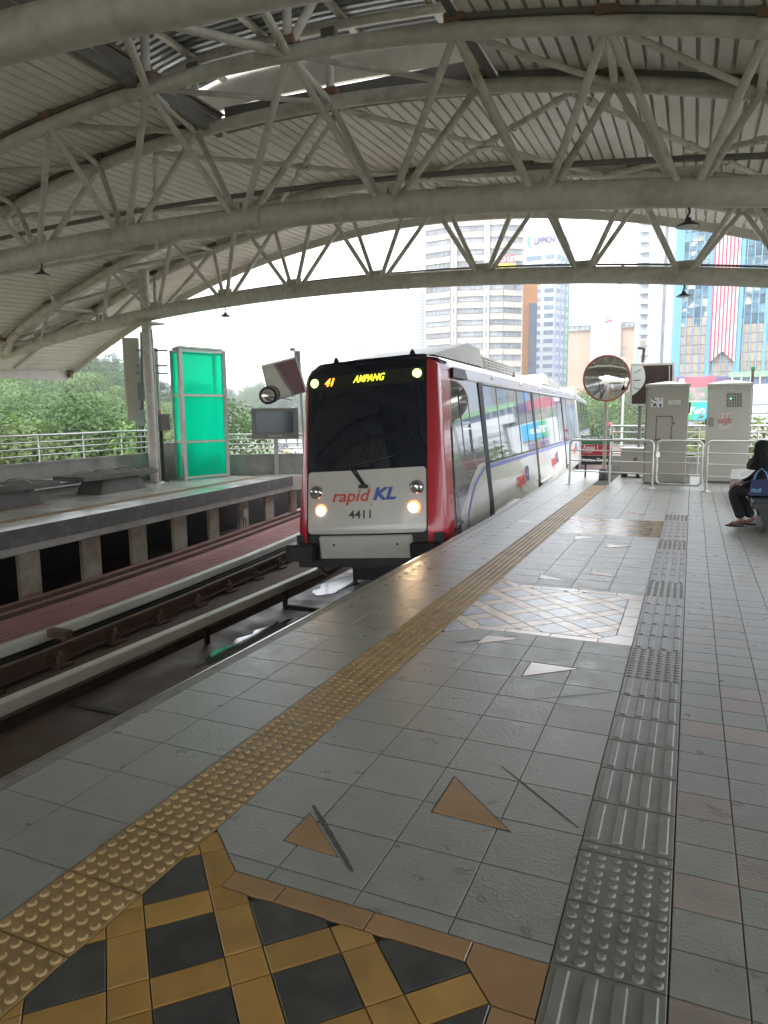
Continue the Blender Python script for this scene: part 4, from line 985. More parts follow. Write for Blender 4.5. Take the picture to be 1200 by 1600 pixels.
# side facing the near platform (and the same on the other side)
gs = lambda v: .60-.011*max(0, v-3)
def side_set(par, s, doors, v_start, v_end, cab):
    S = lambda pts, d, nm, m, p=None: side(s, pts, d, nm, m, p or par)
    if cab:
        S([(.88,.62),(1.0,1.2),(1.2,1.84),(2.86,1.84),(2.86,.64)], .004, 'cab_side_upper', 'glass_side')
        S([(.70,-.30),(.86,.62),(1.02,1.22),(1.5,1.30),(2.0,1.22),(2.75,.9),(2.86,.75),(2.86,.62),(2.35,.60),(1.84,.44),(1.40,.24),(.97,.04),(.79,-.30)], .007, 'grey_swoosh', 'train_swoosh')
        S([(1.16,-.45),(1.19,-.45),(1.40,0),(1.93,.36),(2.69,.54),(2.86,.545),(2.86,.49),(2.70,.485),(1.97,.30),(1.46,-.03),(1.30,-.45)], .004, 'blue_stripe', 'stripe_blue')
        q = [(1.56,1.25),(1.56,1.62),(1.62,1.70),(1.80,1.74),(1.98,1.70),(2.05,1.62),(2.05,1.25)]
        S(q, .010, 'cab_window', 'glass_side'); rim_ = [(v*.9+.18, w_) for v, w_ in q]
        S([(1.62,.84),(1.62,1.24),(2.05,1.24),(2.05,.84),(1.95,.79),(1.72,.79)], .008, 'door_recess', 'train_swoosh'); S([(1.95,.82),(1.95,1.22),(2.05,1.22),(2.05,.82)], .012, 'door_handle', 'black')
        for z0, z1 in ((1.235,1.26),(1.15,1.165)): S([(1.58,z0),(1.58,z1),(2.06,z1),(2.06,z0)], .014, 'window_bar', 'chrome')
        for pts in ([(1.53,.78),(1.555,.78),(1.555,1.64),(1.53,1.64)], [(2.065,.78),(2.09,.78),(2.09,1.64),(2.065,1.64)]): S(pts, .012, 'window_rim', 'line_black')
        S([(1.20,1.865),(1.26,2.0),(1.95,2.0),(2.05,1.865)], .05, 'side_hood', 'black')
        S([(.62,-.13),(.62,-.10),(1.02,-.06),(1.02,-.09)], .02, 'step_handle', 'black')
    for (a, c) in zip(doors, doors[1:]+[None]):
        S([(a,-.42),(a+.30,-.42),(a+.30,1.86),(a,1.86)], .02, 'door_post', 'seal_black')
        e = (c if c else v_end)-.02
        mid = a+1.42; dend = a+2.55
        S([(a+.32,gs(a+1)),(a+.32,1.83),(mid-.012,1.83),(mid-.012,gs(a+1))], .006, 'door_glass', 'glass_side')
        S([(mid+.012,gs(a+1)),(mid+.012,1.83),(dend,1.83),(dend,gs(a+1))], .006, 'door_glass', 'glass_side')
        S([(mid-.010,-.40),(mid+.010,-.40),(mid+.010,1.83),(mid-.010,1.83)], .009, 'door_joint', 'line_black')
        if dend+.05 < e: S([(dend+.03,gs(a+2)),(dend+.03,1.83),(e,1.83),(e,gs(e))], .005, 'side_window', 'glass_side')
        for (xa, xb) in ((a+.32, dend),)+(((dend+.03, e),) if dend+.05 < e else ()):
            S([(xa,gs(xa)-.028),(xa,gs(xa)),(xb,gs(xb)),(xb,gs(xb)-.028)], .011, 'window_seal', 'seal_black'); S([(xa,1.82),(xa,1.85),(xb,1.85),(xb,1.82)], .011, 'window_seal', 'seal_black')
            for k in ((1,) if xb-xa < 2.6 else (1,2)): xm = xa+(xb-xa)*k/((1 if xb-xa < 2.6 else 2)+1); S([(xm-.018,gs(xm)),(xm-.018,1.83),(xm+.018,1.83),(xm+.018,gs(xm))], .010, 'window_seal', 'seal_black')
        S([(dend+.0,-.40),(dend+.02,-.40),(dend+.02,1.83),(dend,1.83)], .007, 'door_joint', 'line_black')
        y0_, y1_ = a+.32, e
        S([(y0_,gs(y0_)-.115),(y0_,gs(y0_)-.05),(y1_,gs(y1_)-.05),(y1_,gs(y1_)-.115)], .004, 'blue_stripe', 'stripe_blue')
        S([(a+.25,-.34),(a+.25,-.28),(dend+.1,-.28),(dend+.1,-.34)], .06, 'door_sill', 'alu')
        if s > 0:
            P0 = Vector((hw(0)+.004, dend+.05, .05)); 
            if dend+.05+2.2 < e+.3:
                text('lettering', 'rapid', .42, P0, (0,1,0), (-.05,0,1), M['logo_red'], par, shear=.2, align='LEFT', sx=1.3, bold=.006)
                text('lettering', 'KL', .42, P0+Vector((0,1.22,.03)), (0,1,0), (-.05,0,1), M['logo_blue'], par, shear=.2, align='LEFT', sx=1.0, bold=.012)
    S([(v_start,1.865),(v_start,1.885),(v_end,1.885),(v_end,1.865)], .012, 'drip_rail', 'alu')
    for v in np.arange(v_start+2.2, v_end-.5, 3.0): MB().lathe([(.035,0),(.025,.02),(0,.02)], 12, Matrix.Translation((s*.935, v, 1.98)) @ Matrix.Rotation(R(90*s), 4, 'Y')).build('door_light', M['chrome'], par)
side_set(train, 1, [2.88, 8.55, 14.95], 1.95, 19.95, True); side_set(train, -1, [2.88, 8.55, 14.95], 1.95, 19.95, True)
# roof units
def ac_unit(par, v0, front=True):
    b = MB(); W = .74
    P = [(v0-2.1,2.19),(v0,2.52),(v0+.9,2.50),(v0+1.1,2.20)] if front else [(v0,2.2),(v0+.1,2.5),(v0+.9,2.5),(v0+1.1,2.2)]
    n = len(P); b.add([(-W, v, w_) for v, w_ in P]+[(W, v, w_) for v, w_ in P], [tuple(range(n)), tuple(range(n, 2*n))]+[(i,(i+1)%n,n+(i+1)%n,n+i) for i in range(n)]); b.build('roof_fairing', M['tv_panel'], par)
    MB().bbox((-.70, v0+1.12, 2.17), (.66, v0+4.6, 2.44), .03).build('roof_unit', M['box_grey'], par)
    for k in range(9):
        for s in (1, -1): x = .685*s-(.02 if s > 0 else 0); MB().box((x-.012, v0+1.2+k*.37, 2.20), (x+.012, v0+1.5+k*.37, 2.42)).build('louvre', M['alu'], par)
    for z in (2.24, 2.29, 2.34, 2.39): MB().box((.672, v0+1.15, z-.008), (.70, v0+4.55, z+.008)).build('louvre_bar', M['cabinet_lid'], par)
    MB().tube([(.6,v0+4.6,2.25),(.62,v0+4.9,2.32),(.6,v0+5.1,2.2)], .04, 8).build('hose', M['black'], par)
ac_unit(train, 3.2); ac_unit(train, 12.5, False)
for v in (9.6, 10.4, 18): MB().bbox((-.5, v, 2.19), (.62, v+.6, 2.30), .03).build('roof_box', M['cabinet_lid'], train)
# gangway and second car
MB().box((-.8, 19.96, BL), (.8, 20.70, 2.0)).build('gangway', M['seal_black'], train)
c2 = thing('train_car', 'second silver car of the train curving away behind the first', 'train car', (0,0,0))
TM2 = TM @ Matrix.Translation((0, 20.72, 0)) @ Matrix.Rotation(R(2.6), 4, 'Z'); c2.matrix_world = TM2
carbody(c2, 0, 17); side_set(c2, 1, [.4, 4.6, 8.8, 13.0], 0, 17, False); ac_unit(c2, 3, False); MB().box((-.9,.2,-1.0),(.9,16.8,BL-.002)).build('underframe', M['black'], c2)
# glow of the lit headlamps on the platform
for a1_, e_ in ((-.61, 3.5), (.65, 5)):
    ld = bpy.data.lights.new('headlamp_light', 'SPOT'); ld.energy = e_*.8; ld.color = (1, .68, .36); ld.spot_size = R(115); ld.spot_blend = .8; ld.shadow_soft_size = .07
    lo = bpy.data.objects.new('headlamp_light', ld); C.objects.link(lo); lo.parent = train; lo.location = fpt(a1_, .25, .10); lo.rotation_euler = (R(-68) , 0, 0)
    lo.rotation_euler = Vector((-.35, 1, .25)).to_track_quat('Z', 'Y').to_euler()

# ------------------------------------------------------------------ near platform furniture
FN = [Vector((-2.22,14.53,0)), Vector((-1.43,14.34,0)), Vector((-.62,14.15,0)), Vector((.28,13.95,0)), Vector((1.9,13.58,0))]
fd = (FN[3]-FN[0]).normalized()
def rr(P, d, ln, z0, z1, r_, closed):
    """rounded tube frame along d"""
    pts = []
    def c(cx, cz, a0): return [P+d*(cx+r_*math.cos(R(a0+18*i)))+Vector((0,0,cz+r_*math.sin(R(a0+18*i)))) for i in range(6)]
    if closed: pts = c(ln-r_, z1-r_, 0)+c(r_, z1-r_, 90)+c(r_, z0+r_, 180)+c(ln-r_, z0+r_, 270); pts.append(pts[0])
    else: pts = [P+d*ln+Vector((0,0,z0))]+c(ln-r_, z1-r_, 0)+c(r_, z1-r_, 90)+[P+Vector((0,0,z0))]
    return pts
def foot(p, t): MB().lathe([(.075,0),(.075,.008),(.03,.012),(.022,.04)], 16, Matrix.Translation(p)).build('base_flange', M['steel'], t)
t = thing('barrier', 'stainless tube barrier with a middle post in front of the warning sign', 'barrier', group='steel barriers across the platform end')
MB().tube(rr(FN[0], fd, (FN[2]-FN[0]).length-.02, 0, .895, .09, False), .022, 10).build('frame', M['steel'], t)
MB().tube([FN[1], FN[1]+Vector((0,0,.87))], .02, 10).build('post', M['steel'], t)
for z in (.69,.49,.275): MB().tube([FN[0]+Vector((0,0,z)), FN[2]-fd*.02+Vector((0,0,z))], .013, 8).build('rail', M['steel'], t)
for p in FN[:3]: foot(p-fd*(.02 if p is FN[2] else 0), t)
t = thing('gate', 'stainless tube gate with rounded corners in front of the beige cabinet', 'gate')
P = FN[2]+fd*.05; ln = (FN[3]-FN[2]).length-.13
MB().tube(rr(P, fd, ln, .10, .90, .09, True), .022, 10).build('frame', M['steel'], t)
for z in (.69,.50,.29): MB().tube([P+Vector((0,0,z)), P+fd*ln+Vector((0,0,z))], .013, 8).build('rail', M['steel'], t)
for z in (.25,.72): MB().tube([P-fd*.045+Vector((0,0,z)), P+Vector((0,0,z))], .012, 8).build('hinge', M['steel'], t)
MB().bbox((-.02,-.03,.60),(.05,.03,.70),.005).build('latch', M['steel'], t); bpy.data.objects['latch'].location = P
t = thing('barrier', 'stainless tube barrier in front of the pale cabinet, running behind the bench', 'barrier', group='steel barriers across the platform end')
MB().tube(rr(FN[3]-fd*.0, fd, 1.9, 0, .905, .09, False), .022, 10).build('frame', M['steel'], t)
for z in (.69,.49,.275): MB().tube([FN[3]+Vector((0,0,z)), FN[3]+fd*1.9+Vector((0,0,z))], .013, 8).build('rail', M['steel'], t)
foot(FN[3], t); foot(FN[3]+fd*1.9, t)
t = thing('railing', 'steel railing at the far end of the near platform behind the cabinets', 'railing')
for z, r_ in ((1.12,.022),(.98,.013),(.83,.013),(.68,.013),(.5,.013)): MB().tube([(-1.7,17.0,z),(4.9,17.0,z)], r_, 8).build('rail', M['steel'], t)
for x in (-1.66,-.45,.15,1.3,2.4,3.5,4.6): MB().tube([(x,17,0),(x,17,1.12)], .02, 8).build('post', M['steel'], t)
# cabinets
c1 = PL(1038, 15.0)
t = thing('cabinet', 'beige steel switch cabinet with a drawn circuit line and a folded dark sticker', 'cabinet', c1.pz(), c1.rz)
x0 = c1(1006, 700)[0]; x1 = c1(1073, 700)[0]; zt_ = 1.93
MB().bbox((x0,0,.05),(x1,.62,zt_),.01).build('body', M['cabinet'], t); MB().box((x0+.02,.03,0),(x1-.02,.6,.05)).build('plinth', M['bezel'], t)
b = MB(); b.add([(x0-.02,-.03,zt_),(x1+.02,-.03,zt_),(x1+.02,.66,zt_),(x0-.02,.66,zt_),(x0-.02,-.03,zt_+.04),(x1+.02,-.03,zt_+.04),(x1+.02,.66,zt_+.04),(x0-.02,.66,zt_+.04),((x0+x1)/2-.05,.3,zt_+.10),((x0+x1)/2+.05,.3,zt_+.10)], [(3,2,1,0),(0,1,5,4),(1,2,6,5),(2,3,7,6),(3,0,4,7),(4,5,9,8),(5,6,9),(6,7,8,9),(7,4,8)]); b.build('lid', M['cabinet_lid'], t)
MB().box((x0+.02,-.006,.07),(x0+.028,-.001,zt_-.02)).build('door_gap', M['line_black'], t)
S1 = lambda p, pts, nm, m, par, d=-.003: quad(p, pts, d-.002, -.001, nm, m, par)
a = c1(1026.5, 628.5); r_ = random.Random(4)
sh = quad(c1, [(1017,621.5),(1036,621.5),(1036,636),(1017,636)], -.004, -.001, 'sticker', 'sign_white', t)
for i in range(14):
    x, y = r_.uniform(1018,1034), r_.uniform(622.5,634.5); k = r_.uniform(.8,2.2)
    quad(c1, [(x-k,y-k*.6),(x+k*.7,y-k),(x+k,y+k*.5),(x-k*.3,y+k)], -.0055, -.0042, 'sticker_mark', r_.choice(['line_black','bag_blue','box_grey']), sh)
S1(c1, [(1044,625),(1064,625),(1064,632),(1044,632)], 'name_plate', 'paper', t)
a = c1(1054, 628.6); text('lettering', '1BC L1', .022, (a[0],-.007,a[1]), (1,0,0), (0,0,1), M['line_black'], t)
def pline(p, pts, w_, nm, m, par, d=-.004):
    b = MB(); q = [p(*x) for x in pts]
    for (xa, za), (xb, zb2) in zip(q, q[1:]): b.beam((xa, d, za), (xb, d, zb2), w_, .003, up=(0,1,0))
    return b.build(nm, M[m], par)
pline(c1, [(1024.5,686),(1026,650.5),(1050.5,650.5),(1050,661),(1055,661.5)], .014, 'circuit_line', 'line_black', t)
pline(c1, [(1053,659.5),(1049.5,666),(1048.5,683)], .012, 'circuit_line', 'line_black', t)
S1(c1, [(1045.5,682),(1051.5,682),(1048.5,687)], 'arrow_head', 'bezel', t); S1(c1, [(1023.5,685),(1026,685),(1026,688),(1023.5,688)], 'terminal', 'line_black', t)
MB().box((x1+.001,.15,1.40),(x1+.04,.3,1.62)).build('side_lock', M['rust'], t)
MB().bbox((c1(1029,705)[0]-.02,-.03,.78),(c1(1029,705)[0]+.02,-.001,.92),.004).build('handle', M['bezel'], t)
a = c1(1011, 608.5); text('lettering', 'ABB 100', .03, (a[0],-.003,a[1]), (1,0,0), (0,0,1), M['line_black'], t)
c2_ = PL(1135, 15.6)
t = thing('cabinet', 'pale grey steel cabinet with a barred window, keypad and red danger notice', 'cabinet', c2_.pz(), c2_.rz)
x0 = c2_(1101, 700)[0]; x1 = c2_(1170, 700)[0]; zt_ = 1.94
MB().bbox((x0,0,.05),(x1,.62,zt_),.01).build('body', M['cabinet_light'], t); MB().box((x0+.02,.03,0),(x1-.02,.6,.05)).build('plinth', M['bezel'], t)
b = MB(); b.add([(x0-.02,-.03,zt_),(x1+.02,-.03,zt_),(x1+.02,.66,zt_),(x0-.02,.66,zt_),(x0-.02,-.03,zt_+.035),(x1+.02,-.03,zt_+.035),(x1+.02,.66,zt_+.035),(x0-.02,.66,zt_+.035),((x0+x1)/2-.05,.3,zt_+.11),((x0+x1)/2+.05,.3,zt_+.11)], [(3,2,1,0),(0,1,5,4),(1,2,6,5),(2,3,7,6),(3,0,4,7),(4,5,9,8),(5,6,9),(6,7,8,9),(7,4,8)]); b.build('lid', M['cabinet_lid'], t)
mk('window_green', (.05,.09,.05), rough=.25, var=.5, vscale=30)
wn = quad(c2_, [(1135.5,614),(1159.5,614),(1159,636),(1135,636)], -.004, -.001, 'window', 'window_green', t)
for i in range(7): x = 1135.3+i*4; pline(c2_, [(x,614),(x-.3,636)], .012, 'window_bar', 'cabinet', wn, -.008)
for i in range(6): y = 614+i*4.4; pline(c2_, [(1135,y),(1159.5,y)], .010, 'window_bar', 'cabinet', wn, -.008)
quad(c2_, [(1141,622),(1142.5,622),(1142.5,623.5),(1141,623.5)], -.013, -.008, 'indicator_light', mat('indicator', (0,.5,.2), emit=(.05,1,.4), estr=3), wn)
kp = quad(c2_, [(1107,653),(1115,653),(1115,666.5),(1107,666.5)], -.02, -.001, 'keypad', 'bezel', t)
for i in range(3):
    for j in range(5): x, y = 1108.2+i*2.5, 654.5+j*2.4; quad(c2_, [(x,y),(x+1.5,y),(x+1.5,y+1.4),(x,y+1.4)], -.024, -.020, 'key', 'box_light', kp)
nt_ = quad(c2_, [(1123,645),(1142.5,645),(1142,670.5),(1122.5,670.5)], -.004, -.001, 'notice', 'cabinet_lid', t)
for x in (1125.5, 1132.5, 1139.5): pline(c2_, [(x+.8,647),(x-.8,649.5),(x+.6,650),(x-.4,653)], .012, 'bolt_symbol', 'danger_red', nt_, -.006)
for s_, y, sz in (('DANGER', 656, .06), ('BAHAYA', 660, .06), ('415V', 664, .04)):
    a = c2_(1132.5, y); text('lettering', s_, sz, (a[0],-.006,a[1]), (1,0,0), (0,0,1), M['danger_red'], nt_, bold=.002)
S1(c2_, [(1128,604),(1147,604),(1147,610),(1128,610)], 'name_plate', 'paper', t); a = c2_(1137.5, 607); text('lettering', 'SIGNAL CABINET', .028, (a[0],-.007,a[1]), (1,0,0), (0,0,1), M['line_black'], t)
a = c2_(1108, 608); text('lettering', 'ABB', .03, (a[0],-.003,a[1]), (1,0,0), (0,0,1), M['line_black'], t)
S1(c2_, [(1101.6,654),(1104,654),(1104,664),(1101.6,664)], 'lock', 'tv_red', t)
# round mirror on its pole
mp2 = PL(948, 15.7, R(-6))
t = thing('convex_mirror', 'large round convex mirror with a thin red brown rim on a pole beside the train', 'mirror', mp2.pz(), mp2.rz)
a = mp2(948, 591); q = Matrix.Translation((a[0], -.06, a[1])) @ Matrix.Rotation(R(90), 4, 'X')
MB().lathe([(.455*math.sin(x)/math.sin(.62), .34*(math.cos(x)-math.cos(.62))) for x in [.62*i/12 for i in range(13)]][::-1], 48, q).build('mirror_face', M['mirror'], t)
MB().lathe([(.452,-.01),(.455,.02),(.475,.02),(.485,-.01),(.47,-.06)], 48, q).build('rim', M['mirror_rim'], t); MB().lathe([(.47,-.05),(.2,-.10),(0,-.10)], 32, q).build('back', M['bezel'], t)
c_ = mp2(944.5, 750); MB().tube([(a[0],.05,a[1]),(a[0],.05,1.6),(a[0],.05,.02)], .038, 12).build('pole', M['antenna'], t); MB().lathe([(.11,0),(.10,.22),(.06,.24),(.04,.24)], 16, Matrix.Translation((a[0],.05,0))).build('foot', M['concrete_dark'], t)
# warning sign stack
sp = PL(925, 16.2)
t = thing('warning_sign', 'green, red and black high voltage warning board standing behind the barrier', 'sign', sp.pz(), sp.rz)
for (y0, y1, m, s_, sz, al) in ((680,686.5,'sign_green','Dilarang Masuk',.105,'L'),(687,694.2,'sign_green','',.1,'L'),(694.6,711.3,'sign_red','Awas !',.13,'L'),(711.7,726,'sign_black','Voltan Tinggi',.11,'L')):
    quad(sp, [(908.5,y0),(956,y0),(956,y1),(908,y1)], 0, .03, 'board', m, t)
    if s_: a = sp(911, (y0+y1)/2 if m != 'sign_red' else 699); text('lettering', s_, sz, (a[0],-.004,a[1]), (1,0,0), (0,0,1), M['sign_white'], t, align='LEFT', sx=.9, bold=.003)
a = sp(911, 706); text('lettering', 'Danger', .07, (a[0],-.004,a[1]), (1,0,0), (0,0,1), M['sign_white'], t, align='LEFT')
for x in (915, 945): a = sp(x, 726); MB().box((a[0]-.02,.035,0),(a[0]+.02,.07,a[1]+.3)).build('post', M['rust'], t)
# monitor-like glass case with a clock reflection painted on as flat pieces
tv = PL(1020, 16.6)
t = thing('display_case', 'dark glass display case on a post with a white clock reflection painted at its edge', 'display', tv.pz(), tv.rz)
quad(tv, [(985.5,568.5),(1054,566.5),(1053,634),(983.5,634)], 0, .14, 'case', 'alu', t)
mk('case_glass', (.045,.03,.027), rough=.5, spec=.2, var=.4, vscale=2)
quad(tv, [(988.5,572),(1050.5,570),(1049.5,631),(987,631)], -.006, -.001, 'glass', 'case_glass', t)
mk('dial_reflection', (.62,.66,.62), rough=.4, var=.03)
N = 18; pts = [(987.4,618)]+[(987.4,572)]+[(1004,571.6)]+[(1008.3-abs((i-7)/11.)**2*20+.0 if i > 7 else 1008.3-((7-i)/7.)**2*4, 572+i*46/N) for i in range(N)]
dl = quad(tv, pts, -.010, -.006, 'clock_reflection', 'dial_reflection', t); pline(tv, [(990,594.5),(1001,594)], .02, 'reflected_hour_mark', 'line_black', dl, -.012); pline(tv, [(991,583),(997,580),(1001,577)], .015, 'reflected_hour_mark', 'line_black', dl, -.012); pline(tv, [(990,605),(996,608),(1000,607)], .015, 'reflected_hour_mark', 'line_black', dl, -.012)
MB().beam(Vector((tv(1046,572)[0],-.01,tv(1046,572)[1])), Vector((tv(1046,631)[0],-.01,tv(1046,631)[1])), .03, .02).build('inner_bar', M['alu'], t)
a = tv(1000.5, 634); MB().tube([(a[0],.07,0),(a[0],.07,a[1])], .04, 10).build('post', M['bezel'], t)
a = tv(1004, 566); c_ = tv(1004, 545); MB().tube([(a[0],.07,a[1]),(a[0]+.02,.07,c_[1]),(a[0]-.10,.0,c_[1]+.02)], .03, 8).build('camera_arm', M['rust'], t); MB().bbox((a[0]-.06,0,c_[1]+.05),(a[0]+.06,.1,c_[1]+.20),.01).build('camera', M['cabinet_lid'], t)
gp = PL(1177, 17.2)
t = thing('marker_post', 'short brown post with a green cap rising behind the pale cabinet', 'post', gp.pz(), gp.rz)
a = gp(1176.5, 578); MB().box((a[0]-.03,-.03,0),(a[0]+.03,.03,a[1])).build('post', M['rust'], t); MB().bbox((a[0]-.04,-.04,a[1]),(a[0]+.04,.04,a[1]+.07),.01).build('cap', M['sign_green'], t)
# low equipment behind the barrier
t = thing('equipment_box', 'low beige trackside equipment box behind the barrier', 'box', (-1.0, 16.3, 0), R(-8))
MB().bbox((-.42,0,.12),(.18,.5,.62),.02).build('body', M['cabinet'], t); MB().bbox((-.44,-.02,.625),(.2,.52,.66),.01).build('lid', M['cabinet_lid'], t)
for x in (-.38,.14): MB().box((x-.03,.05,0),(x+.03,.45,.12)).build('foot', M['rust'], t)
MB().lathe([(.05,0),(.04,.03),(0,.03)], 12, Matrix.Translation((-.1,-.001,.42)) @ Matrix.Rotation(R(90),4,'X')).build('valve', M['bezel'], t)
t = thing('parapet', 'low concrete parapet closing the end of the near platform', 'wall')
MB().box((-1.8,17.4,0),(5.1,17.55,.42)).build('wall', M['concrete'], t)
# benches
t = thing('bench', 'pale bench with three curved bars beside the pale cabinet, nobody on it', 'bench', (.50, 12.1, 0), R(-3), 'benches on the near platform')
t.location = (1.0, 12.1, 0)
mk('bench_grey', (.33,.33,.31), rough=.35, bump=.001, bscale=80)
mk('bench_black', (.03,.03,.03), rough=.5)
def nb(t, m, y1): 
    MB().bbox((-.42,0,.315),(.42,y1,.40),.012).build('seat', M[m], t)
    for yy in (.25, y1-.35): 
        q = MB(); q.add([(-.34,yy,.313),(.34,yy,.313),(.34,yy+.14,.313),(-.34,yy+.14,.313),(-.24,yy,0),(.40,yy,0),(.40,yy+.14,0),(-.24,yy+.14,0)], [(0,1,2,3),(7,6,5,4),(0,4,5,1),(1,5,6,2),(2,6,7,3),(3,7,4,0)]); q.build('pedestal', M[m], t)
nb(t, 'bench_grey', 2.1)
for i in range(3):
    MB().tube([(-.28+.56*k/8, .55+i*.28, .395+.10*math.sin(math.pi*k/8)) for k in range(9)], .012, 8).build('armrest_bar', M['steel'], t)
t = thing('bench', 'dark bench that the person in black sits on', 'bench', (1.10, 9.1, 0), R(-1), 'benches on the near platform')
nb(t, 'bench_black', 2.2)

# ------------------------------------------------------------------ seated person
def skinned(name, nodes, edges, m, parent, sub=2, root=0):
    me = bpy.data.meshes.new(name); me.from_pydata([n_[:3] for n_ in nodes], edges, []); o = bpy.data.objects.new(name, me); C.objects.link(o)
    o.modifiers.new('skin', 'SKIN'); sv = me.skin_vertices[0].data if me.skin_vertices else None
    if sv is None:
        bpy.context.view_layer.objects.active = o; me.skin_vertices.new() if hasattr(me.skin_vertices, 'new') else None; sv = me.skin_vertices[0].data
    for i, n_ in enumerate(nodes): r1 = n_[3]; sv[i].radius = (r1, n_[4] if len(n_) > 4 else r1); sv[i].use_root = (i == root)
    s_ = o.modifiers.new('sub', 'SUBSURF'); s_.levels = sub; s_.render_levels = sub
    dg = bpy.context.evaluated_depsgraph_get(); me2 = bpy.data.meshes.new_from_object(o.evaluated_get(dg)); bpy.data.objects.remove(o); bpy.data.meshes.remove(me)
    for p in me2.polygons: p.use_smooth = True
    me2.materials.clear(); me2.materials.append(M[m] if isinstance(m, str) else m); me2.name = name
    return link(name, me2, parent)
person = thing('person', 'person in black headscarf and black clothes sitting on the dark bench with folded hands', 'person', (1.0, 9.9, 0))
mk('body_cloth', (.012,.012,.014), rough=.9, bump=.004, bscale=25)
# one continuous body (skin shows at face, hands and feet by separate clothing below); facing -x
bn = [(-.06,0,.50,.135),(-.09,0,.66,.125),(-.13,0,.80,.13),(-.16,0,.885,.06),(-.185,0,.925,.055),(-.20,0,.985,.088,.082),
      (-.10,-.08,.475,.085),(-.33,-.08,.475,.075),(-.50,-.07,.445,.058),(-.42,-.06,.24,.05),(-.37,-.06,.075,.032),(-.46,-.06,.03,.026),(-.52,-.06,.022,.018),
      (-.10,.09,.475,.085),(-.30,.10,.47,.075),(-.44,.11,.44,.058),(-.34,.12,.24,.05),(-.22,.13,.075,.032),(-.31,.13,.03,.026),(-.37,.13,.022,.018),
      (-.14,-.15,.83,.055),(-.17,-.20,.66,.043),(-.30,-.17,.54,.036),(-.43,-.08,.515,.026),
      (-.14,.15,.83,.055),(-.18,.19,.66,.043),(-.30,.12,.56,.036),(-.43,-.02,.53,.026)]
be = [(0,1),(1,2),(2,3),(3,4),(4,5),(0,6),(6,7),(7,8),(8,9),(9,10),(10,11),(11,12),(0,13),(13,14),(14,15),(15,16),(16,17),(17,18),(18,19),(2,20),(20,21),(21,22),(22,23),(2,24),(24,25),(25,26),(26,27)]
skinned('body', bn, be, 'skin', person)
skinned('trousers', [(x, y, z, r_*1.16) for x, y, z, r_ in [(-.06,0,.50,.14),(-.10,-.08,.475,.09),(-.33,-.08,.475,.08),(-.50,-.07,.445,.064),(-.42,-.06,.24,.062),(-.375,-.06,.10,.056),(-.10,.09,.475,.09),(-.30,.10,.47,.08),(-.44,.11,.44,.064),(-.34,.12,.24,.062),(-.24,.13,.10,.056)]], [(0,1),(1,2),(2,3),(3,4),(4,5),(0,6),(6,7),(7,8),(8,9),(9,10)], 'cloth_dark', person)
skinned('tunic', [(x, y, z, r_) for x, y, z, r_ in [(-.06,0,.50,.175),(-.09,0,.66,.16),(-.13,0,.82,.155),(-.16,0,.89,.08),(-.14,-.16,.83,.075),(-.17,-.21,.66,.065),(-.29,-.18,.55,.055),(-.385,-.115,.525,.042),(-.14,.16,.83,.075),(-.18,.20,.66,.065),(-.29,.13,.57,.055),(-.385,.04,.545,.042)]]+[(-.24,0,.47,.15)], [(0,1),(1,2),(2,3),(2,4),(4,5),(5,6),(6,7),(2,8),(8,9),(9,10),(10,11),(0,12)], 'cloth_black', person)
# headscarf: lathe-like shell round head, open at the face (-x)
b = MB(); NA = 28; prof = [(1.085,.015),(1.075,.060),(1.04,.098),(.985,.112),(.93,.105),(.885,.115),(.84,.16),(.78,.20),(.72,.205)]; vs = []
for z, r_ in prof:
    cx = -.185 if z > .9 else -.165+(.9-z)*.15
    for i in range(NA):
        a = math.pi*(.20+1.60*i/(NA-1)) if z > .91 and z < 1.06 else math.pi*(.02+1.96*i/(NA-1)); wv = 1+.05*math.sin(a*7)*(1 if z < .9 else 0)
        vs.append((cx-math.cos(a)*r_*wv*1.0, math.sin(a)*r_*.92*wv, z))
b.add(vs, [(j*NA+i, j*NA+i+1, (j+1)*NA+i+1, (j+1)*NA+i) for j in range(len(prof)-1) for i in range(NA-1)], True)
b.build('headscarf', M['cloth_black'], person)
skinned('nose', [(-.272,0,.975,.008),(-.286,0,.955,.010),(-.275,0,.945,.007)], [(0,1),(1,2)], 'skin', person, 1)
for s in (-1, 1):
    MB().lathe([(.009*math.sin(math.pi*i/6), .009*math.cos(math.pi*i/6)) for i in range(7)], 10, Matrix.Translation((-.268, s*.028, .985))).build('eye', M['sign_white'], person)
MB().bbox((-.279,-.018,.922),(-.268,.018,.930),.002).build('mouth', M['danger_red'], person)
for hx, hy, hz, s in ((-.44,-.07,.51,1),(-.45,-.03,.53,-1)):
    nodes = [(hx,hy,hz,.022),(hx-.035,hy+.01*s,hz-.005,.024)]; edges = [(0,1)]
    for i in range(4):
        y = hy+.01*s+(i-1.5)*.013; k = len(nodes); ln = (.036,.042,.040,.032)[i]
        nodes += [(hx-.055,y,hz-.008,.0072),(hx-.055-ln*.5,y,hz-.022,.0066),(hx-.052-ln*.55,y,hz-.048,.0055)]; edges += [(1,k),(k,k+1),(k+1,k+2)]
    k = len(nodes); nodes += [(hx-.03,hy+.036*s,hz+.004,.0085),(hx-.052,hy+.04*s,hz-.008,.007)]; edges += [(0,k),(k,k+1)]
    skinned('hand', nodes, edges, 'skin', person, 1)
for fx_, fy in ((-.44,-.06),(-.29,.13)): MB().bbox((fx_-.11,fy-.035,0),(fx_+.10,fy+.035,.018),.008).build('sandal', M['black'], person); MB().tube([(fx_-.04,fy-.035,.012),(fx_-.035,fy,.055),(fx_-.04,fy+.035,.012)], .009, 6).build('sandal_strap', M['rust'], person)
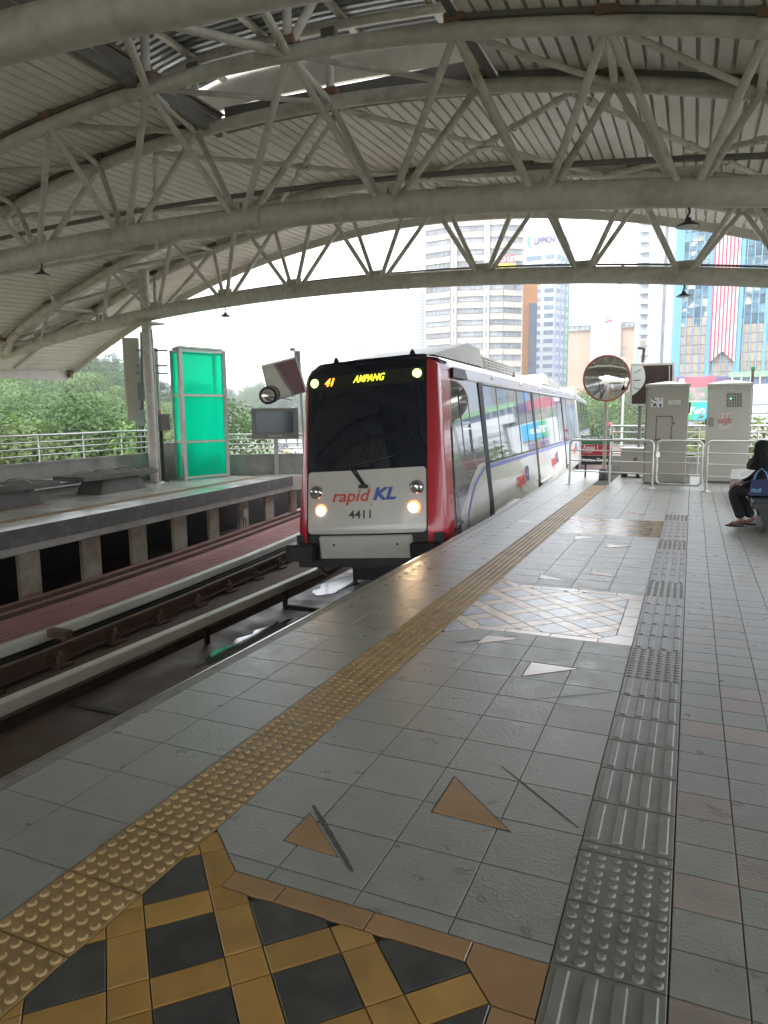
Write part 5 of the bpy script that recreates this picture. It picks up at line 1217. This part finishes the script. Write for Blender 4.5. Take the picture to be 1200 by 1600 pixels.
t = thing('handbag', 'dark blue handbag with light blue print resting on the lap of the person in black', 'bag', (.80, 9.66, .42))
b = MB(); b.add([(-.13,-.04,0),(.13,-.04,0),(.15,.05,0),(-.12,.05,0),(-.10,-.03,.19),(.11,-.03,.20),(.11,.04,.20),(-.10,.04,.19)], [(3,2,1,0),(0,1,5,4),(1,2,6,5),(2,3,7,6),(3,0,4,7),(4,5,6,7)]); b.build('body', M['bag_blue'], t)
r_ = random.Random(9)
for i in range(4): MB().box((-.10+i*.028,-.048,.04),(-.078+i*.028,-.0385,.075+.02*r_.random())).build('print', M['bag_print'], t)
MB().tube([(-.08,-.02,.185),(-.05,-.02,.28),(0,-.02,.33),(.05,-.02,.28),(.08,-.02,.19)], .009, 8).build('strap', M['bag_print'], t)
#==BG==
# ------------------------------------------------------------------ background: town and hill
mk('b_cream', (.38,.35,.31), rough=.8, var=.05, vscale=.1)
mk('b_white', (.50,.52,.54), rough=.8, var=.05, vscale=.1)
mk('b_white2', (.44,.49,.55), rough=.8, var=.05, vscale=.1)
mk('b_win', (.17,.18,.20), rough=.15, var=.35, vscale=.5, rand=.3)
mk('b_win_blue', (.16,.22,.31), rough=.15, var=.25, vscale=.5, rand=.2)
mk('b_orange', (.48,.19,.035), rough=.7, var=.04)
mk('b_navy', (.09,.12,.18), rough=.6)
mk('b_peach', (.42,.27,.19), rough=.8, var=.06, vscale=.1)
mk('b_grey', (.33,.36,.41), rough=.8)
mk('b_blueframe', (.09,.25,.46), rough=.5, var=.05)
mk('b_glass', (.07,.13,.17), rough=.25, spec=.3, var=.5, vscale=.35, rand=.35, col2=(.38,.36,.27), c2lo=.52, c2hi=.6, c2scale=.25)
mk('b_tan', (.29,.23,.17), rough=.6, var=.15, vscale=.6, rand=.10)
mk('flag_red', (.50,.03,.07), rough=.7)
mk('flag_white', (.62,.60,.60), rough=.7)
mk('b_green', (.18,.34,.19), rough=.7); mk('b_purple', (.36,.32,.55), rough=.7)
mk('text_purple', (.14,.09,.24), rough=.7); mk('text_green', (.05,.45,.30), rough=.7); mk('text_grey', (.2,.2,.25), rough=.7)
mk('ban_purple', (.12,.08,.20), rough=.6); mk('ban_red', (.36,.09,.12), rough=.6, var=.2, vscale=.5); mk('ban_blue', (.02,.33,.62), rough=.6); mk('ban_green', (.03,.30,.14), rough=.6)
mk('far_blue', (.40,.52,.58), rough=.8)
def bq(p, x0, y0, x1, y1, d0, d1, nm, m, par):
    """box between two pixels' rays on the building's own plane, squared"""
    a = p(x0, y0); c = p(x1, y1); xa, xb = sorted((a[0], c[0])); za, zb2 = sorted((a[1], c[1]))
    return MB().box((xa, d0, za), (xb, d1, zb2)).build(nm, M[m] if isinstance(m, str) else m, par)
def wins(p, cols, rows, h, d, nm, m, par, cache_={}):
    for x0, x1 in cols:
        for y in rows:
            a = p(x0, y); c = p(x1, y+h); w_ = round(c[0]-a[0], 2); hh = round(a[1]-c[1], 2); key = (nm, m, w_, hh)
            if key not in cache_:
                me = MB().box((0, -d, -hh), (w_, .05, 0)).mesh(nm); me.materials.append(M[m]); cache_[key] = me
            link(nm, cache_[key], par, (a[0], 0, a[1]))
def building(px, d, label, name='tower_block', turn=0):
    p = PL(px, 0, turn, d=d); return p, thing(name, label, 'building', p.pz(GZ), p.rz)
class PB:
    def __init__(s, p): s.p = p
    def __call__(s, x, y): a = s.p(x, y); return a[0], a[1]-GZ
# 1 beige tower with long window bands
p_, t = building(742, 170, 'cream office tower with long dark window bands and a red and yellow banner'); p = PB(p_)
dpt = 20
a0 = p(664, 600); a1 = p(816, 600); top = p(742, 250)[1]; X = lambda px: p(px, 600)[0]
bay = [(X(664), 3.2), (X(706), 0), (X(784), 0), (X(816), 2.4), (X(816), dpt), (X(664), dpt)]
MB().prism(bay, 0, top).build('wall', M['b_cream'], t)
for xa, xb in ((704,713),(754,763)): MB().box((X(xa),-.9,0),(X(xb),-.002,top+1)).build('pier', M['b_cream'], t)
rows = [371.5+i*18.35 for i in range(-5, 14)]
for i, y in enumerate(rows):
    z1 = p(742, y)[1]; hgt = 1.15 if i != 5 else 1.8; z0 = z1-hgt
    for (xa, ya, xb, yb) in ((664,3.2,704,.15),(713.5,0,753.5,0),(763.5,0,784,0),(784,0,813,2.2)):
        A = Vector((X(xa), ya-.06, z0)); B = Vector((X(xb), yb-.06, z0)); d = (B-A).normalized(); nn3 = Vector((d.y, -d.x, 0))*.14
        b = MB(); b.add([A, B, B+nn3, A+nn3]+[q+Vector((0,0,hgt)) for q in (A, B, B+nn3, A+nn3)], [(0,1,2,3),(4,5,6,7),(0,1,5,4),(1,2,6,5),(2,3,7,6),(3,0,4,7)]); b.build('window_band', M['b_win'], t)
        k = int((B-A).length/1.1); b = MB()
        for j in range(1, k): q = A.lerp(B, j/k)+nn3; b.beam(q, q+Vector((0,0,hgt)), .08, .06, up=(0,1,0))
        if b.f: o = stuff(b.build('mullion', M['b_cream'], t))
        z2 = z1+.0; b = MB(); b.add([A+Vector((0,0,hgt)), B+Vector((0,0,hgt)), B+nn3*3+Vector((0,0,hgt)), A+nn3*3+Vector((0,0,hgt))]+[q+Vector((0,0,hgt+1.3)) for q in (A, B, B+nn3*3, A+nn3*3)], [(0,1,2,3),(4,5,6,7),(0,1,5,4),(1,2,6,5),(2,3,7,6),(3,0,4,7)]); b.build('spandrel', M['b_cream'], t)
    for xa in (707.5, 757.5): MB().box((X(xa),-.96,z0-.1),(X(xa+2),-.901,z1+.1)).build('slot_window', M['b_win'], t)
bn_ = bq(p, 779, 400.5, 805, 413, -1.3, -1.15, 'banner', 'ban_red', t); bq(p, 779, 413.2, 805, 432, -1.3, -1.15, 'banner', mat('banner_yellow', (.75,.70,.05), rough=.7), t)
for s_, y, sz, m_ in (('013 298 6128', 421, 1.6, 'line_black'), ('TO LET', 407, 1.5, 'sign_white')):
    if s_: a = p(792, y); text('lettering', s_, sz, (a[0],-1.32,a[1]), (1,0,0), (0,0,1), M[m_], t, sx=.55 if len(s_) > 8 else .9)
# 2 orange and navy slab
p_, t = building(827, 185, 'narrow orange building edge with a dark blue strip between the cream tower and the white block'); p = PB(p_); t['label'] = 'narrow orange and dark blue slab between the cream tower and the white block'
bq(p, 817, 440, 834, 760, 0, 9, 'wall', 'b_orange', t); bq(p, 827.5, 474, 834, 760, -.5, -.01, 'strip', 'b_navy', t)
# 3 white block
p_, t = building(860, 205, 'white office block with rows of small blue windows and purple letters at its top'); p = PB(p_); X = lambda px: p(px, 500)[0]
zt1 = p(864, 364)[1]; xc = X(866)
MB().prism([(X(812), 2.0), (xc, 0), (X(890), 7.5), (X(890), 26), (X(812), 26)], 0, zt1).build('wall', M['b_white2'], t)
rows = [397+i*13.2 for i in range(19)]
eL = Vector((xc-X(812), -2.0, 0)).normalized(); eR = Vector((X(890)-xc, 7.5, 0)).normalized()
def onface(o, e, s0, s1, z0, z1, nm, m, th=.12):
    n3 = Vector((e.y, -e.x, 0)).normalized()*th; A = o+e*s0; B = o+e*s1; b = MB(); zz = Vector((0,0,z0)); zh = Vector((0,0,z1))
    b.add([A+zz-n3*.3, B+zz-n3*.3, B+zz+n3, A+zz+n3, A+zh-n3*.3, B+zh-n3*.3, B+zh+n3, A+zh+n3], [(3,2,1,0),(4,5,6,7),(0,1,5,4),(1,2,6,5),(2,3,7,6),(3,0,4,7)]); return b.build(nm, M[m], t)
oL = Vector((X(812), 2.0, 0)); oR = Vector((xc, 0, 0)); LL = (oR-oL).length; LR = (Vector((X(890),7.5,0))-oR).length
for i, y in enumerate(rows):
    z = p(860, y)[1]
    for f0, f1 in (((.16,.60),(.72,.97)) if i < 3 else ((.43,.60),(.70,.97))): onface(oL, eL, LL*f0, LL*f1, z-1.15, z, 'window', 'b_win_blue')
    for f0, f1 in ((.14,.34),(.44,.62),(.72,.88)): onface(oR, eR, LR*f0, LR*f1, z-1.15, z, 'window', 'b_win_blue')
for f0, m_ in ((.02,'b_purple'),(.38,'b_purple'),(.66,'b_green'),(.92,'b_green')): onface(oR, eR, LR*f0, LR*f0+.35, 3, zt1-7, 'stripe', m_, .2)
a = p(849, 375); text('lettering', 'LPPKN', 2.4, (a[0]+.3,.5,a[1]), eL, (0,0,1), M['text_purple'], t, sx=.85, ext=.1, bold=.06)
b = MB(); a = p(823.5, 376); 
for k in range(5): b.box((a[0]-.2+abs(k-2)*.35, 1.0, a[1]-1.4+k*.6), (a[0]+.6+abs(k-2)*.2, 1.3, a[1]-1.0+k*.6))
b.build('emblem', M['text_green'], t)
# 4 peach and white building
p_, t = building(943, 260, 'peach and white office building with red and grey letters on its raised middle', turn=0); p = PB(p_)
bq(p, 884, 515, 924, 800, 2, 20, 'left_wing', 'b_peach', t); bq(p, 884, 508, 924, 514.8, 1, 20, 'top_storey', 'b_white', t); bq(p, 884, 502, 924, 507.8, .5, 20, 'roof_edge', 'b_white2', t)
bq(p, 960, 510, 1002, 800, 2, 20, 'wing', 'b_peach', t); bq(p, 960, 502, 1002, 509.8, 1, 20, 'top_storey', 'b_white', t); bq(p, 960, 496, 1002, 501.8, .5, 20, 'roof_edge', 'b_white2', t)
bq(p, 924, 490, 960, 800, 0, 22, 'central_block', 'b_white', t); bq(p, 924, 490, 936, 800, -.6, -.01, 'pier', 'b_white', t); bq(p, 901, 495, 923, 502, 4, 18, 'plant_room', 'b_grey', t); bq(p, 960.2, 488, 975, 496, 4, 18, 'plant_room', 'b_white', t)
for xa in range(887, 922, 8): bq(p, xa, 509.5, xa+6, 514, .8, .99, 'window', 'b_win', t)
for xa in range(962, 1000, 9): bq(p, xa, 505.5, xa+7, 509.5, .8, .99, 'window', 'b_win', t)
for j in range(8): bq(p, 964, 540+j*9, 980, 545+j*9, 1.85, 1.99, 'window', 'b_tan', t)
a = p(949, 495.2); text('lettering', 'FGV', 2.2, (a[0],-.2,a[1]), (1,0,0), (0,0,1), M['text_grey'], t, sx=1.2, ext=.1)
q = [p(942,503),(p(957,499)),(p(957,501)),(p(942,505))]; b = MB(); b.add([(x,-.3,z) for x, z in q]+[(x,-.05,z) for x, z in q], [(0,1,2,3),(7,6,5,4),(0,1,5,4),(1,2,6,5),(2,3,7,6),(3,0,4,7)]); b.build('emblem', M['flag_red'], t)
# 5 tall pale slab tower
p_, t = building(1025, 190, 'tall pale grey tower with a blank white side and thin white ledges'); p = PB(p_)
bq(p, 1002, 240, 1022, 800, 0, 18, 'wall', 'b_grey', t); bq(p, 1022.3, 235, 1049, 800, -.5, 18, 'side_wall', 'b_white', t)
for y in range(345, 640, 16): bq(p, 1001, y, 1013, y+1.8, -1.0, -.01, 'ledge', 'b_white', t)
for y in range(330, 640, 40): bq(p, 1025.5, y, 1026.5, y+6, -.6, -.51, 'slot', 'b_win', t)
# 6 blue framed glass tower with the flag
p_, t = building(1140, 120, 'glass tower with light blue vertical frames and mirrored panes', turn=R(2)); p = PB(p_); X = lambda px: p(px, 500)[0]
bq(p, 1052, 200, 1330, 800, .3, 22, 'wall', 'b_grey', t)
bq(p, 1046, 205, 1053, 800, .6, 14, 'side_wall', 'b_win', t)
cols = [1061+ i*11.2 for i in range(24)]; zlow = p(1100, 508)[1]
zt2 = p(1100, 300)[1]; zb2 = p(1100, 610)[1]; nf = 30; fh = (zt2-zb2)/nf; pw = (X(1072.2)-X(1061))-.02
me1 = MB().box((0,0,0),(pw,.2,fh*.93)).mesh('glass_pane'); me1.materials.append(M['b_glass']); me2 = MB().box((0,0,0),(pw,.2,fh*.93)).mesh('glass_pane'); me2.materials.append(M['b_tan'])
rg = random.Random(11)
for i in range(14):
    for j in range(21):
        z = zb2+j*fh*nf/21; 
        if j == 0 and i == 0: me1 = MB().box((0,0,0),(pw,.2,fh*nf/21*.94)).mesh('glass_pane'); me1.materials.append(M['b_glass']); me2 = MB().box((0,0,0),(pw,.2,fh*nf/21*.94)).mesh('glass_pane'); me2.materials.append(M['b_tan'])
        o = link('glass_pane', me1 if z > zlow+rg.uniform(-1.5, 1.0) else me2, t, (X(cols[i])+.01, rg.uniform(-.02,.05)+.05, z)); o.rotation_euler = (R(rg.uniform(-.6,.6)), 0, R(rg.uniform(-1,1)))
for i, x in enumerate(cols[:16]):
    wd = 3.2 if i % 4 == 0 else .9; MB().box((X(x)-.05*wd, -.25, 0), (X(x)+.12*wd, .0, zt2+8)).build('mullion', M['b_blueframe'], t)
MB().box((X(1052), -.3, 0), (X(1060), -.02, zt2+8)).build('mullion', M['b_blueframe'], t)
for xx_ in (1106, 1153): MB().box((X(xx_), -.45, 0), (X(xx_+6), -.26, zt2+8)).build('mullion', M['b_blueframe'], t)
fpl = PB(p_); fl = thing('flag_banner', 'huge hanging flag banner of red and white vertical stripes with a notched lower end', 'banner', (0,0,0)); fl.matrix_world = Matrix.Translation(p_.pz(GZ)) @ Matrix.Rotation(p_.rz, 4, 'Z')
xa_, xb_ = X(1111), X(1151); zA = p(1130, 330)[1]; zc_, ze = p(1128, 549)[1], p(1128, 566)[1]
for i in range(14):
    f0, f1 = i/14, (i+1)/14; g = lambda f: ze+(zc_-ze)*(1-abs(2*f-1)); x0_, x1_ = xa_+(xb_-xa_)*f0, xa_+(xb_-xa_)*f1
    wv = .12*math.sin(i*1.3); b = MB(); b.add([(x0_,-.75-wv,g(f0)),(x1_,-.75-.12*math.sin((i+1)*1.3),g(f1)),(x1_,-.75-.12*math.sin((i+1)*1.3),zA),(x0_,-.75-wv,zA),(x0_,-.70-wv,g(f0)),(x1_,-.70-.12*math.sin((i+1)*1.3),g(f1)),(x1_,-.70-.12*math.sin((i+1)*1.3),zA),(x0_,-.70-wv,zA)], [(0,1,2,3),(7,6,5,4),(0,4,5,1),(1,5,6,2),(2,6,7,3),(3,7,4,0)])
    b.build('stripe', M['flag_red' if i % 2 == 0 else 'flag_white'], fl)
# 7 podium with banners, white banded hall
p_, t = building(1100, 75, 'podium hung with red and purple banners over a dark painted mural wall', 'podium_building'); p = PB(p_)
bq(p, 1052, 588, 1150, 800, .2, 12, 'wall', 'b_win', t); bq(p, 1057, 589, 1071, 603, 0, .19, 'banner', 'ban_purple', t); bq(p, 1071.2, 589, 1118, 605, 0, .19, 'banner', 'ban_red', t); bq(p, 1118.2, 589, 1137, 603, 0, .19, 'banner', 'ban_purple', t)
mk('mural', (.10,.22,.12), rough=.7, col2=(.32,.20,.24), vscale=1.5, c2lo=.45, c2hi=.6, var=.4); bq(p, 1072, 606, 1112, 627, .0, .19, 'mural', 'mural', t)
for xa in (1062, 1066): bq(p, xa, 592, xa+3, 601, -.05, -.01, 'emblem', 'sign_white', t)
p_, t = building(1092, 60, 'green and blue advertising panels on a white shop front below the podium', 'shop_front'); p = PB(p_)
bq(p, 1055, 627, 1135, 800, .3, 8, 'wall', 'b_white', t); bq(p, 1073, 628, 1085, 656, 0, .29, 'sign_panel', 'ban_green', t); bq(p, 1086.5, 628, 1118, 656, 0, .29, 'sign_panel', 'ban_blue', t)
a = p(1079, 643); text('lettering', 'T', .8, (a[0],-.03,a[1]), (1,0,0), (0,0,1), M['sign_white'], t, bold=.05); a = p(1080, 640); MB().box((a[0]-.3,-.05,a[1]+.1),(a[0]+.3,-.01,a[1]+.2)).build('emblem', M['sign_white'], t)
a = p(1090, 643); text('lettering', 'viO', .6, (a[0]-.3,-.03,a[1]), (1,0,0), (0,0,1), M['sign_white'], t, align='LEFT', bold=.03)
for xa in (1073, 1080, 1085, 1091, 1098, 1104): bq(p, xa, 662, xa+2.2, 700, .1, .29, 'column', 'text_purple' if xa != 1091 else 'b_orange', t)
p_, t = building(1185, 68, 'low white hall with grey bands and a green roof terrace', 'hall'); p = PB(p_)
bq(p, 1168, 613, 1290, 800, 0, 14, 'wall', 'b_white', t)
for y in (626, 640, 658, 672): bq(p, 1167, y, 1291, y+4.5, -.12, -.01, 'band', 'b_grey', t)
bq(p, 1142, 584, 1290, 600, 3, 10, 'terrace_wall', 'b_navy', t); bq(p, 1138, 579, 1291, 583.5, 2.8, 10, 'terrace_roof', 'b_green', t); bq(p, 1143, 600.5, 1290, 612.8, 1.5, 10, 'terrace_glass', 'b_white', t)
for xa in (1142, 1157, 1172, 1187, 1202): bq(p, xa, 584, xa+1.2, 600, 2.6, 2.99, 'post', 'b_white', t)
# 8 far towers, pale in the haze
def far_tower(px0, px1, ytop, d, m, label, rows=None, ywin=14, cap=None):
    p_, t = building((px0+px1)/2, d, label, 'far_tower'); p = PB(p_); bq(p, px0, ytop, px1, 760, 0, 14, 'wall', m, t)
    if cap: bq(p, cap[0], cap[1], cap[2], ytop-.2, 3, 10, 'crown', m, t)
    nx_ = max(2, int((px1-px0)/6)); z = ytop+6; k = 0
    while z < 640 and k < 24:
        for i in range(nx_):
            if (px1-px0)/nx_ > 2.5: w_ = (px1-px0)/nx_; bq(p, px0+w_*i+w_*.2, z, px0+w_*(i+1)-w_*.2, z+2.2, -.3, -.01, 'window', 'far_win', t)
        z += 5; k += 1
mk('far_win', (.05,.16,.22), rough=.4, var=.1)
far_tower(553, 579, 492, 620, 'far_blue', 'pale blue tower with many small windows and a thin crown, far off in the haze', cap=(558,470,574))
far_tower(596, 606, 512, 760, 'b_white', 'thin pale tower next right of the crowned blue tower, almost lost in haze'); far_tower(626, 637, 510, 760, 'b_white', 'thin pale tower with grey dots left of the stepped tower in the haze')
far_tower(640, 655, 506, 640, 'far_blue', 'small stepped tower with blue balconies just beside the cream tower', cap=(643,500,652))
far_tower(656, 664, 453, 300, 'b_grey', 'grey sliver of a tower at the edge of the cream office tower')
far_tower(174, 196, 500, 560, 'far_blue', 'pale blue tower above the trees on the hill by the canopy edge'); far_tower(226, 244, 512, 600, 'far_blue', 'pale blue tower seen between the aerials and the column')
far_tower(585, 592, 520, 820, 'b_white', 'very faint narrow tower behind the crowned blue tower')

# trees
def leaf_cloud(b, c, rx, ry, rz_, n, size, rg, flat=.0):
    for _ in range(n):
        while True:
            x, y, z = rg.uniform(-1,1), rg.uniform(-1,1), rg.uniform(-1,1); q = x*x+y*y+z*z
            if .35 < q < 1: break
        p = Vector((c[0]+x*rx, c[1]+y*ry, c[2]+z*rz_)); nrm = Vector((x/rx, y/ry, z/rz_)).normalized()+Vector((rg.uniform(-.7,.7), rg.uniform(-.7,.7), rg.uniform(-.2,.9))); nrm.normalize()
        a = nrm.orthogonal().normalized(); bb2 = nrm.cross(a); th = rg.uniform(0, 6.28); s = size*rg.uniform(.6, 1.3)
        a, bb2 = a*math.cos(th)+bb2*math.sin(th), bb2*math.cos(th)-a*math.sin(th)
        b.add([p-a*s-bb2*s*.3, p-bb2*s*.7, p+a*s, p+bb2*s*.7], [(0,1,2,3)])
def make_tree(kind, rg):
    """unit tree: height about 10, returns meshes"""
    cr = MB(); lb = []
    if kind == 'spread': blobs = [(rg.uniform(-4.5,4.5), rg.uniform(-4,4), 8.2+rg.uniform(-1.5,1.0), rg.uniform(1.6,2.8), rg.uniform(.6,1.0)) for _ in range(20)]
    elif kind == 'round': blobs = [(rg.gauss(0,1.7), rg.gauss(0,1.7), 6.8+rg.gauss(0,1.7), rg.uniform(1.3,2.1), rg.uniform(1.1,1.7)) for _ in range(20)]
    else: blobs = [(rg.gauss(0,1.3), rg.gauss(0,1.3), 2.6+rg.uniform(0,6), rg.uniform(1.1,1.7), rg.uniform(1.0,1.6)) for _ in range(20)]
    for x, y, z, r_, h_ in blobs:
        leaf_cloud(cr, (x, y, z), r_, r_, h_, 520, .125, rg)
    tk = MB(); tk.tube([(0,0,-1.5),(.1,0,2),(.0,.1,5.2)], .32, 8, r1=.2)
    for x, y, z, r_, h_ in blobs[:8]: tk.tube([(0,.05,rg.uniform(2.5,5)),(x*.5,y*.5,z*.75),(x,y,z)], .16, 6, r1=.05)
    return cr.mesh('crown'), tk.mesh('trunk')
protos = []
for i, (k, lm) in enumerate((('spread','leaf_light'),('round','leaf_mid'),('round','leaf_dark'),('tall','leaf_dark'),('spread','leaf_mid'),('round','leaf_yellow'),('round','leaf_light'))):
    cm, tm = make_tree(k, random.Random(40+i)); cm.materials.append(M[lm]); tm.materials.append(M['bark']); protos.append((cm, tm))
kind_label = ['spreading light green tree', 'rounded green tree', 'dark bushy tree', 'tall dark tree', 'broad flat topped green tree', 'yellowish green tree', 'rounded light green tree']
ORD = ['first','second','third','fourth','fifth','sixth','seventh','eighth','ninth','tenth','eleventh','twelfth','thirteenth','fourteenth','fifteenth','sixteenth','seventeenth','eighteenth','nineteenth','twentieth']+['twenty-'+o for o in ('first','second','third','fourth','fifth','sixth','seventh','eighth','ninth')]
counts = {}
def tree(px, ytop, d, k, where, sc=1.0, grp='trees on the hill beyond the far platform'):
    q = ray(px, ytop); x, y = q[0]*d, q[1]*d; ztop = CAMH+q[2]*d; zb_ = hillz(x, y)-.1; s = max(.2, (ztop-zb_)/9.3)
    lab = where
    counts[where] = counts.get(where, 0)+1; lab = where+', '+ORD[counts[where]-1]+' from the left'
    w_ = s if s < 1.5 else 1.5+(s-1.5)*.6
    t = thing('tree', kind_label[k]+' '+lab, 'tree', (x, y, zb_), rnd.uniform(0, 6.28), grp); t.scale = (w_*rnd.uniform(.9,1.1), w_, s)
    link('crown', protos[k][0], t); link('trunk', protos[k][1], t); return t
rt2 = random.Random(21)
ridge = [(-120,535),(0,545),(60,552),(120,556),(150,562),(175,570),(210,590),(250,600),(290,606),(352,614),(400,607),(430,614),(480,626),(540,640)]
def rid(px):
    for (a, b1), (c, d1) in zip(ridge, ridge[1:]):
        if a <= px <= c: return b1+(d1-b1)*(px-a)/(c-a)
    return 640
where = ['on the hill ridge', 'on the upper slope of the hill', 'on the middle slope of the hill', 'low on the hill', 'at the foot of the hill']
for row, (d, off, step, sc, ks) in enumerate(((150, 0, 26, 1.15, (2,1,3,2)), (125, 18, 27, 1.1, (2,1,2,4)), (100, 38, 30, 1.05, (0,1,6,2)), (78, 60, 36, .95, (0,4,0,6)), (62, 88, 40, .75, (0,6,0,1)))):
    px = -60
    while px < (330 if row < 3 else 300 if row == 3 else 250):
        yy = rid(px)+off+rt2.uniform(-6, 6)
        if yy < 680: tree(px, yy, d*rt2.uniform(.94, 1.06), rt2.choice(ks), where[row])
        px += step*rt2.uniform(.8, 1.2)
for px in range(335, 560, 13):
    tree(px, rid(px)+rt2.uniform(-3, 6), 300*rt2.uniform(.95,1.05), rt2.choice((1,2,1,6)), 'far off beyond the car park', grp='trees beyond the car park')
for px in range(345, 500, 17):
    tree(px, 648+rt2.uniform(-4, 4), 235*rt2.uniform(.95,1.05), rt2.choice((1,6,5)), 'at the car park edge', grp='trees beyond the car park')
for i in range(16):
    tree(-60+i*22, 686+rt2.uniform(-6,6), 34+rt2.uniform(-3,5), rt2.choice((6,1,6,5)), 'seen through the far railing', 1, 'low trees beyond the far railing')
for i, px in enumerate((905, 925, 940, 958, 975, 990, 1004)):
    tree(px, 622+rt2.uniform(-6,8), 110+rt2.uniform(-6,6), rt2.choice((1,6,6)), 'behind the large convex mirror', 1, 'trees behind the convex mirror')
for px, y, d in ((1185, 690, 26), (1205, 684, 25), (1230, 688, 27)):
    tree(px, y, d, 5, 'behind the railing past the pale cabinet', .30, 'shrubs behind the end railing')
for i, px in enumerate((560, 600, 640, 690, 740, 800, 850, 890)):
    tree(px, 632+rt2.uniform(-3,3), 180, rt2.choice((1,2)), 'at the foot of the towers', 1.0, 'trees at the foot of the towers')
# cars and low white sheds beyond the end wall
def car(x, y, rz, m, label):
    t = thing('parked_car', label, 'car', (x, y, GZ+.065), rz, 'cars parked beyond the far platform')
    P = [(-1.9,.25),(-1.95,.6),(-1.4,.75),(-.75,1.25),(.75,1.28),(1.35,.8),(1.95,.65),(2.0,.25)]; n = len(P)
    b = MB(); b.add([(x_, -.8, z_) for x_, z_ in P]+[(x_, .8, z_) for x_, z_ in P], [tuple(range(n)), tuple(range(n, 2*n))]+[(i,(i+1)%n,n+(i+1)%n,n+i) for i in range(n)]); b.build('body', m, t)
    for s in (-1, 1): MB().add([(-.9,s*.81,.80),(-.65,s*.81,1.2),(.65,s*.81,1.22),(1.05,s*.81,.82)], [(0,1,2,3)]).build('window', M['b_win'], t)
    MB().add([(1.31,-.7,.84),(1.31,.7,.84),(.78,.65,1.25),(.78,-.65,1.25)], [(0,1,2,3)]).build('windscreen', M['b_win'], t)
    for xx_ in (-1.2, 1.25):
        for s in (-1, 1): MB().lathe([(0,-.1),(.3,-.1),(.3,.1),(0,.1)], 14, Matrix.Translation((xx_, s*.75, .3)) @ Matrix.Rotation(R(90), 4, 'X')).build('wheel', M['black'], t)
cc = [mat('car_white', (.7,.7,.7), rough=.3, coat=.5), mat('car_silver', (.45,.46,.48), rough=.3, metal=.5), mat('car_red', (.45,.05,.06), rough=.3, coat=.5), mat('car_dark', (.05,.05,.06), rough=.3, coat=.5), mat('car_yellow', (.6,.45,.08), rough=.3)]
cn = ['white', 'silver', 'red', 'dark', 'yellow']; r_ = random.Random(77)
for i in range(26):
    px = 352+(i % 9)*13+r_.uniform(-3,3); d = (165, 190, 220)[i//9]; q = ray(px, 640); k = r_.choice((0,0,1,2,3,4,1)); car(q[0]*d, q[1]*d, r_.uniform(-.1,.1)+(.0 if i//9 % 2 else 1.5), cc[k], cn[k]+' car parked '+('in the nearest row', 'in the middle row', 'in the furthest row')[i//9]+' beyond the end railing, '+ORD[i % 9]+' from the left')
p_, t = building(410, 245, 'long low white shed roof beyond the parked cars', 'shed'); p = PB(p_); bq(p, 352, 661, 480, 667, 0, 10, 'roof', 'b_white', t); bq(p, 354, 667.3, 478, 676, .5, 9, 'wall', 'b_white2', t)
for xx_ in (356, 400, 440, 474): bq(p, xx_, 667.5, xx_+1.5, 676, .2, .45, 'column', 'b_grey', t)
# lamp post and pink round signs by the road
p_ = PL(976, 0, d=60); t = thing('street_lamp', 'slim pale street lamp standing among the trees behind the convex mirror', 'lamp', p_.pz(GZ), p_.rz); a = PB(p_)(976, 560); MB().tube([(0,0,0),(a[0],0,a[1]*.5),(a[0],0,a[1])], .10, 8).build('pole', M['galv'], t); MB().bbox((a[0]-1.2,-.1,a[1]-.05),(a[0]+.05,.1,a[1]+.1),.02).build('lamp_head', M['galv'], t)
for px, y in ((954, 663), (958, 676)):
    p_ = PL(px, 0, d=32); t = thing('round_sign', ('upper' if y < 670 else 'lower')+' pink round road sign beside the mirror pole', 'sign', p_.pz(GZ), p_.rz); a = PB(p_)(px, y); MB().lathe([(.11,0),(.11,.04),(0,.04)], 20, Matrix.Translation((a[0],0,a[1])) @ Matrix.Rotation(R(90),4,'X')).build('disc', M['ban_red'], t); MB().tube([(a[0],.03,0),(a[0],.03,a[1])], .03, 8).build('post', M['galv'], t)

# ------------------------------------------------------------------ haze
hz = bpy.data.materials.new('haze'); hz.use_nodes = True; hn = hz.node_tree; hn.nodes.clear()
pv = hn.nodes.new('ShaderNodeVolumePrincipled'); pv.inputs['Color'].default_value = (.93,.96,1,1); pv.inputs['Density'].default_value = .0009; pv.inputs['Anisotropy'].default_value = .2
ho = hn.nodes.new('ShaderNodeOutputMaterial'); hn.links.new(pv.outputs[0], ho.inputs['Volume'])
stuff(MB().box((-1550, -450, GZ-2), (1550, 2550, 150)).build('haze', hz))
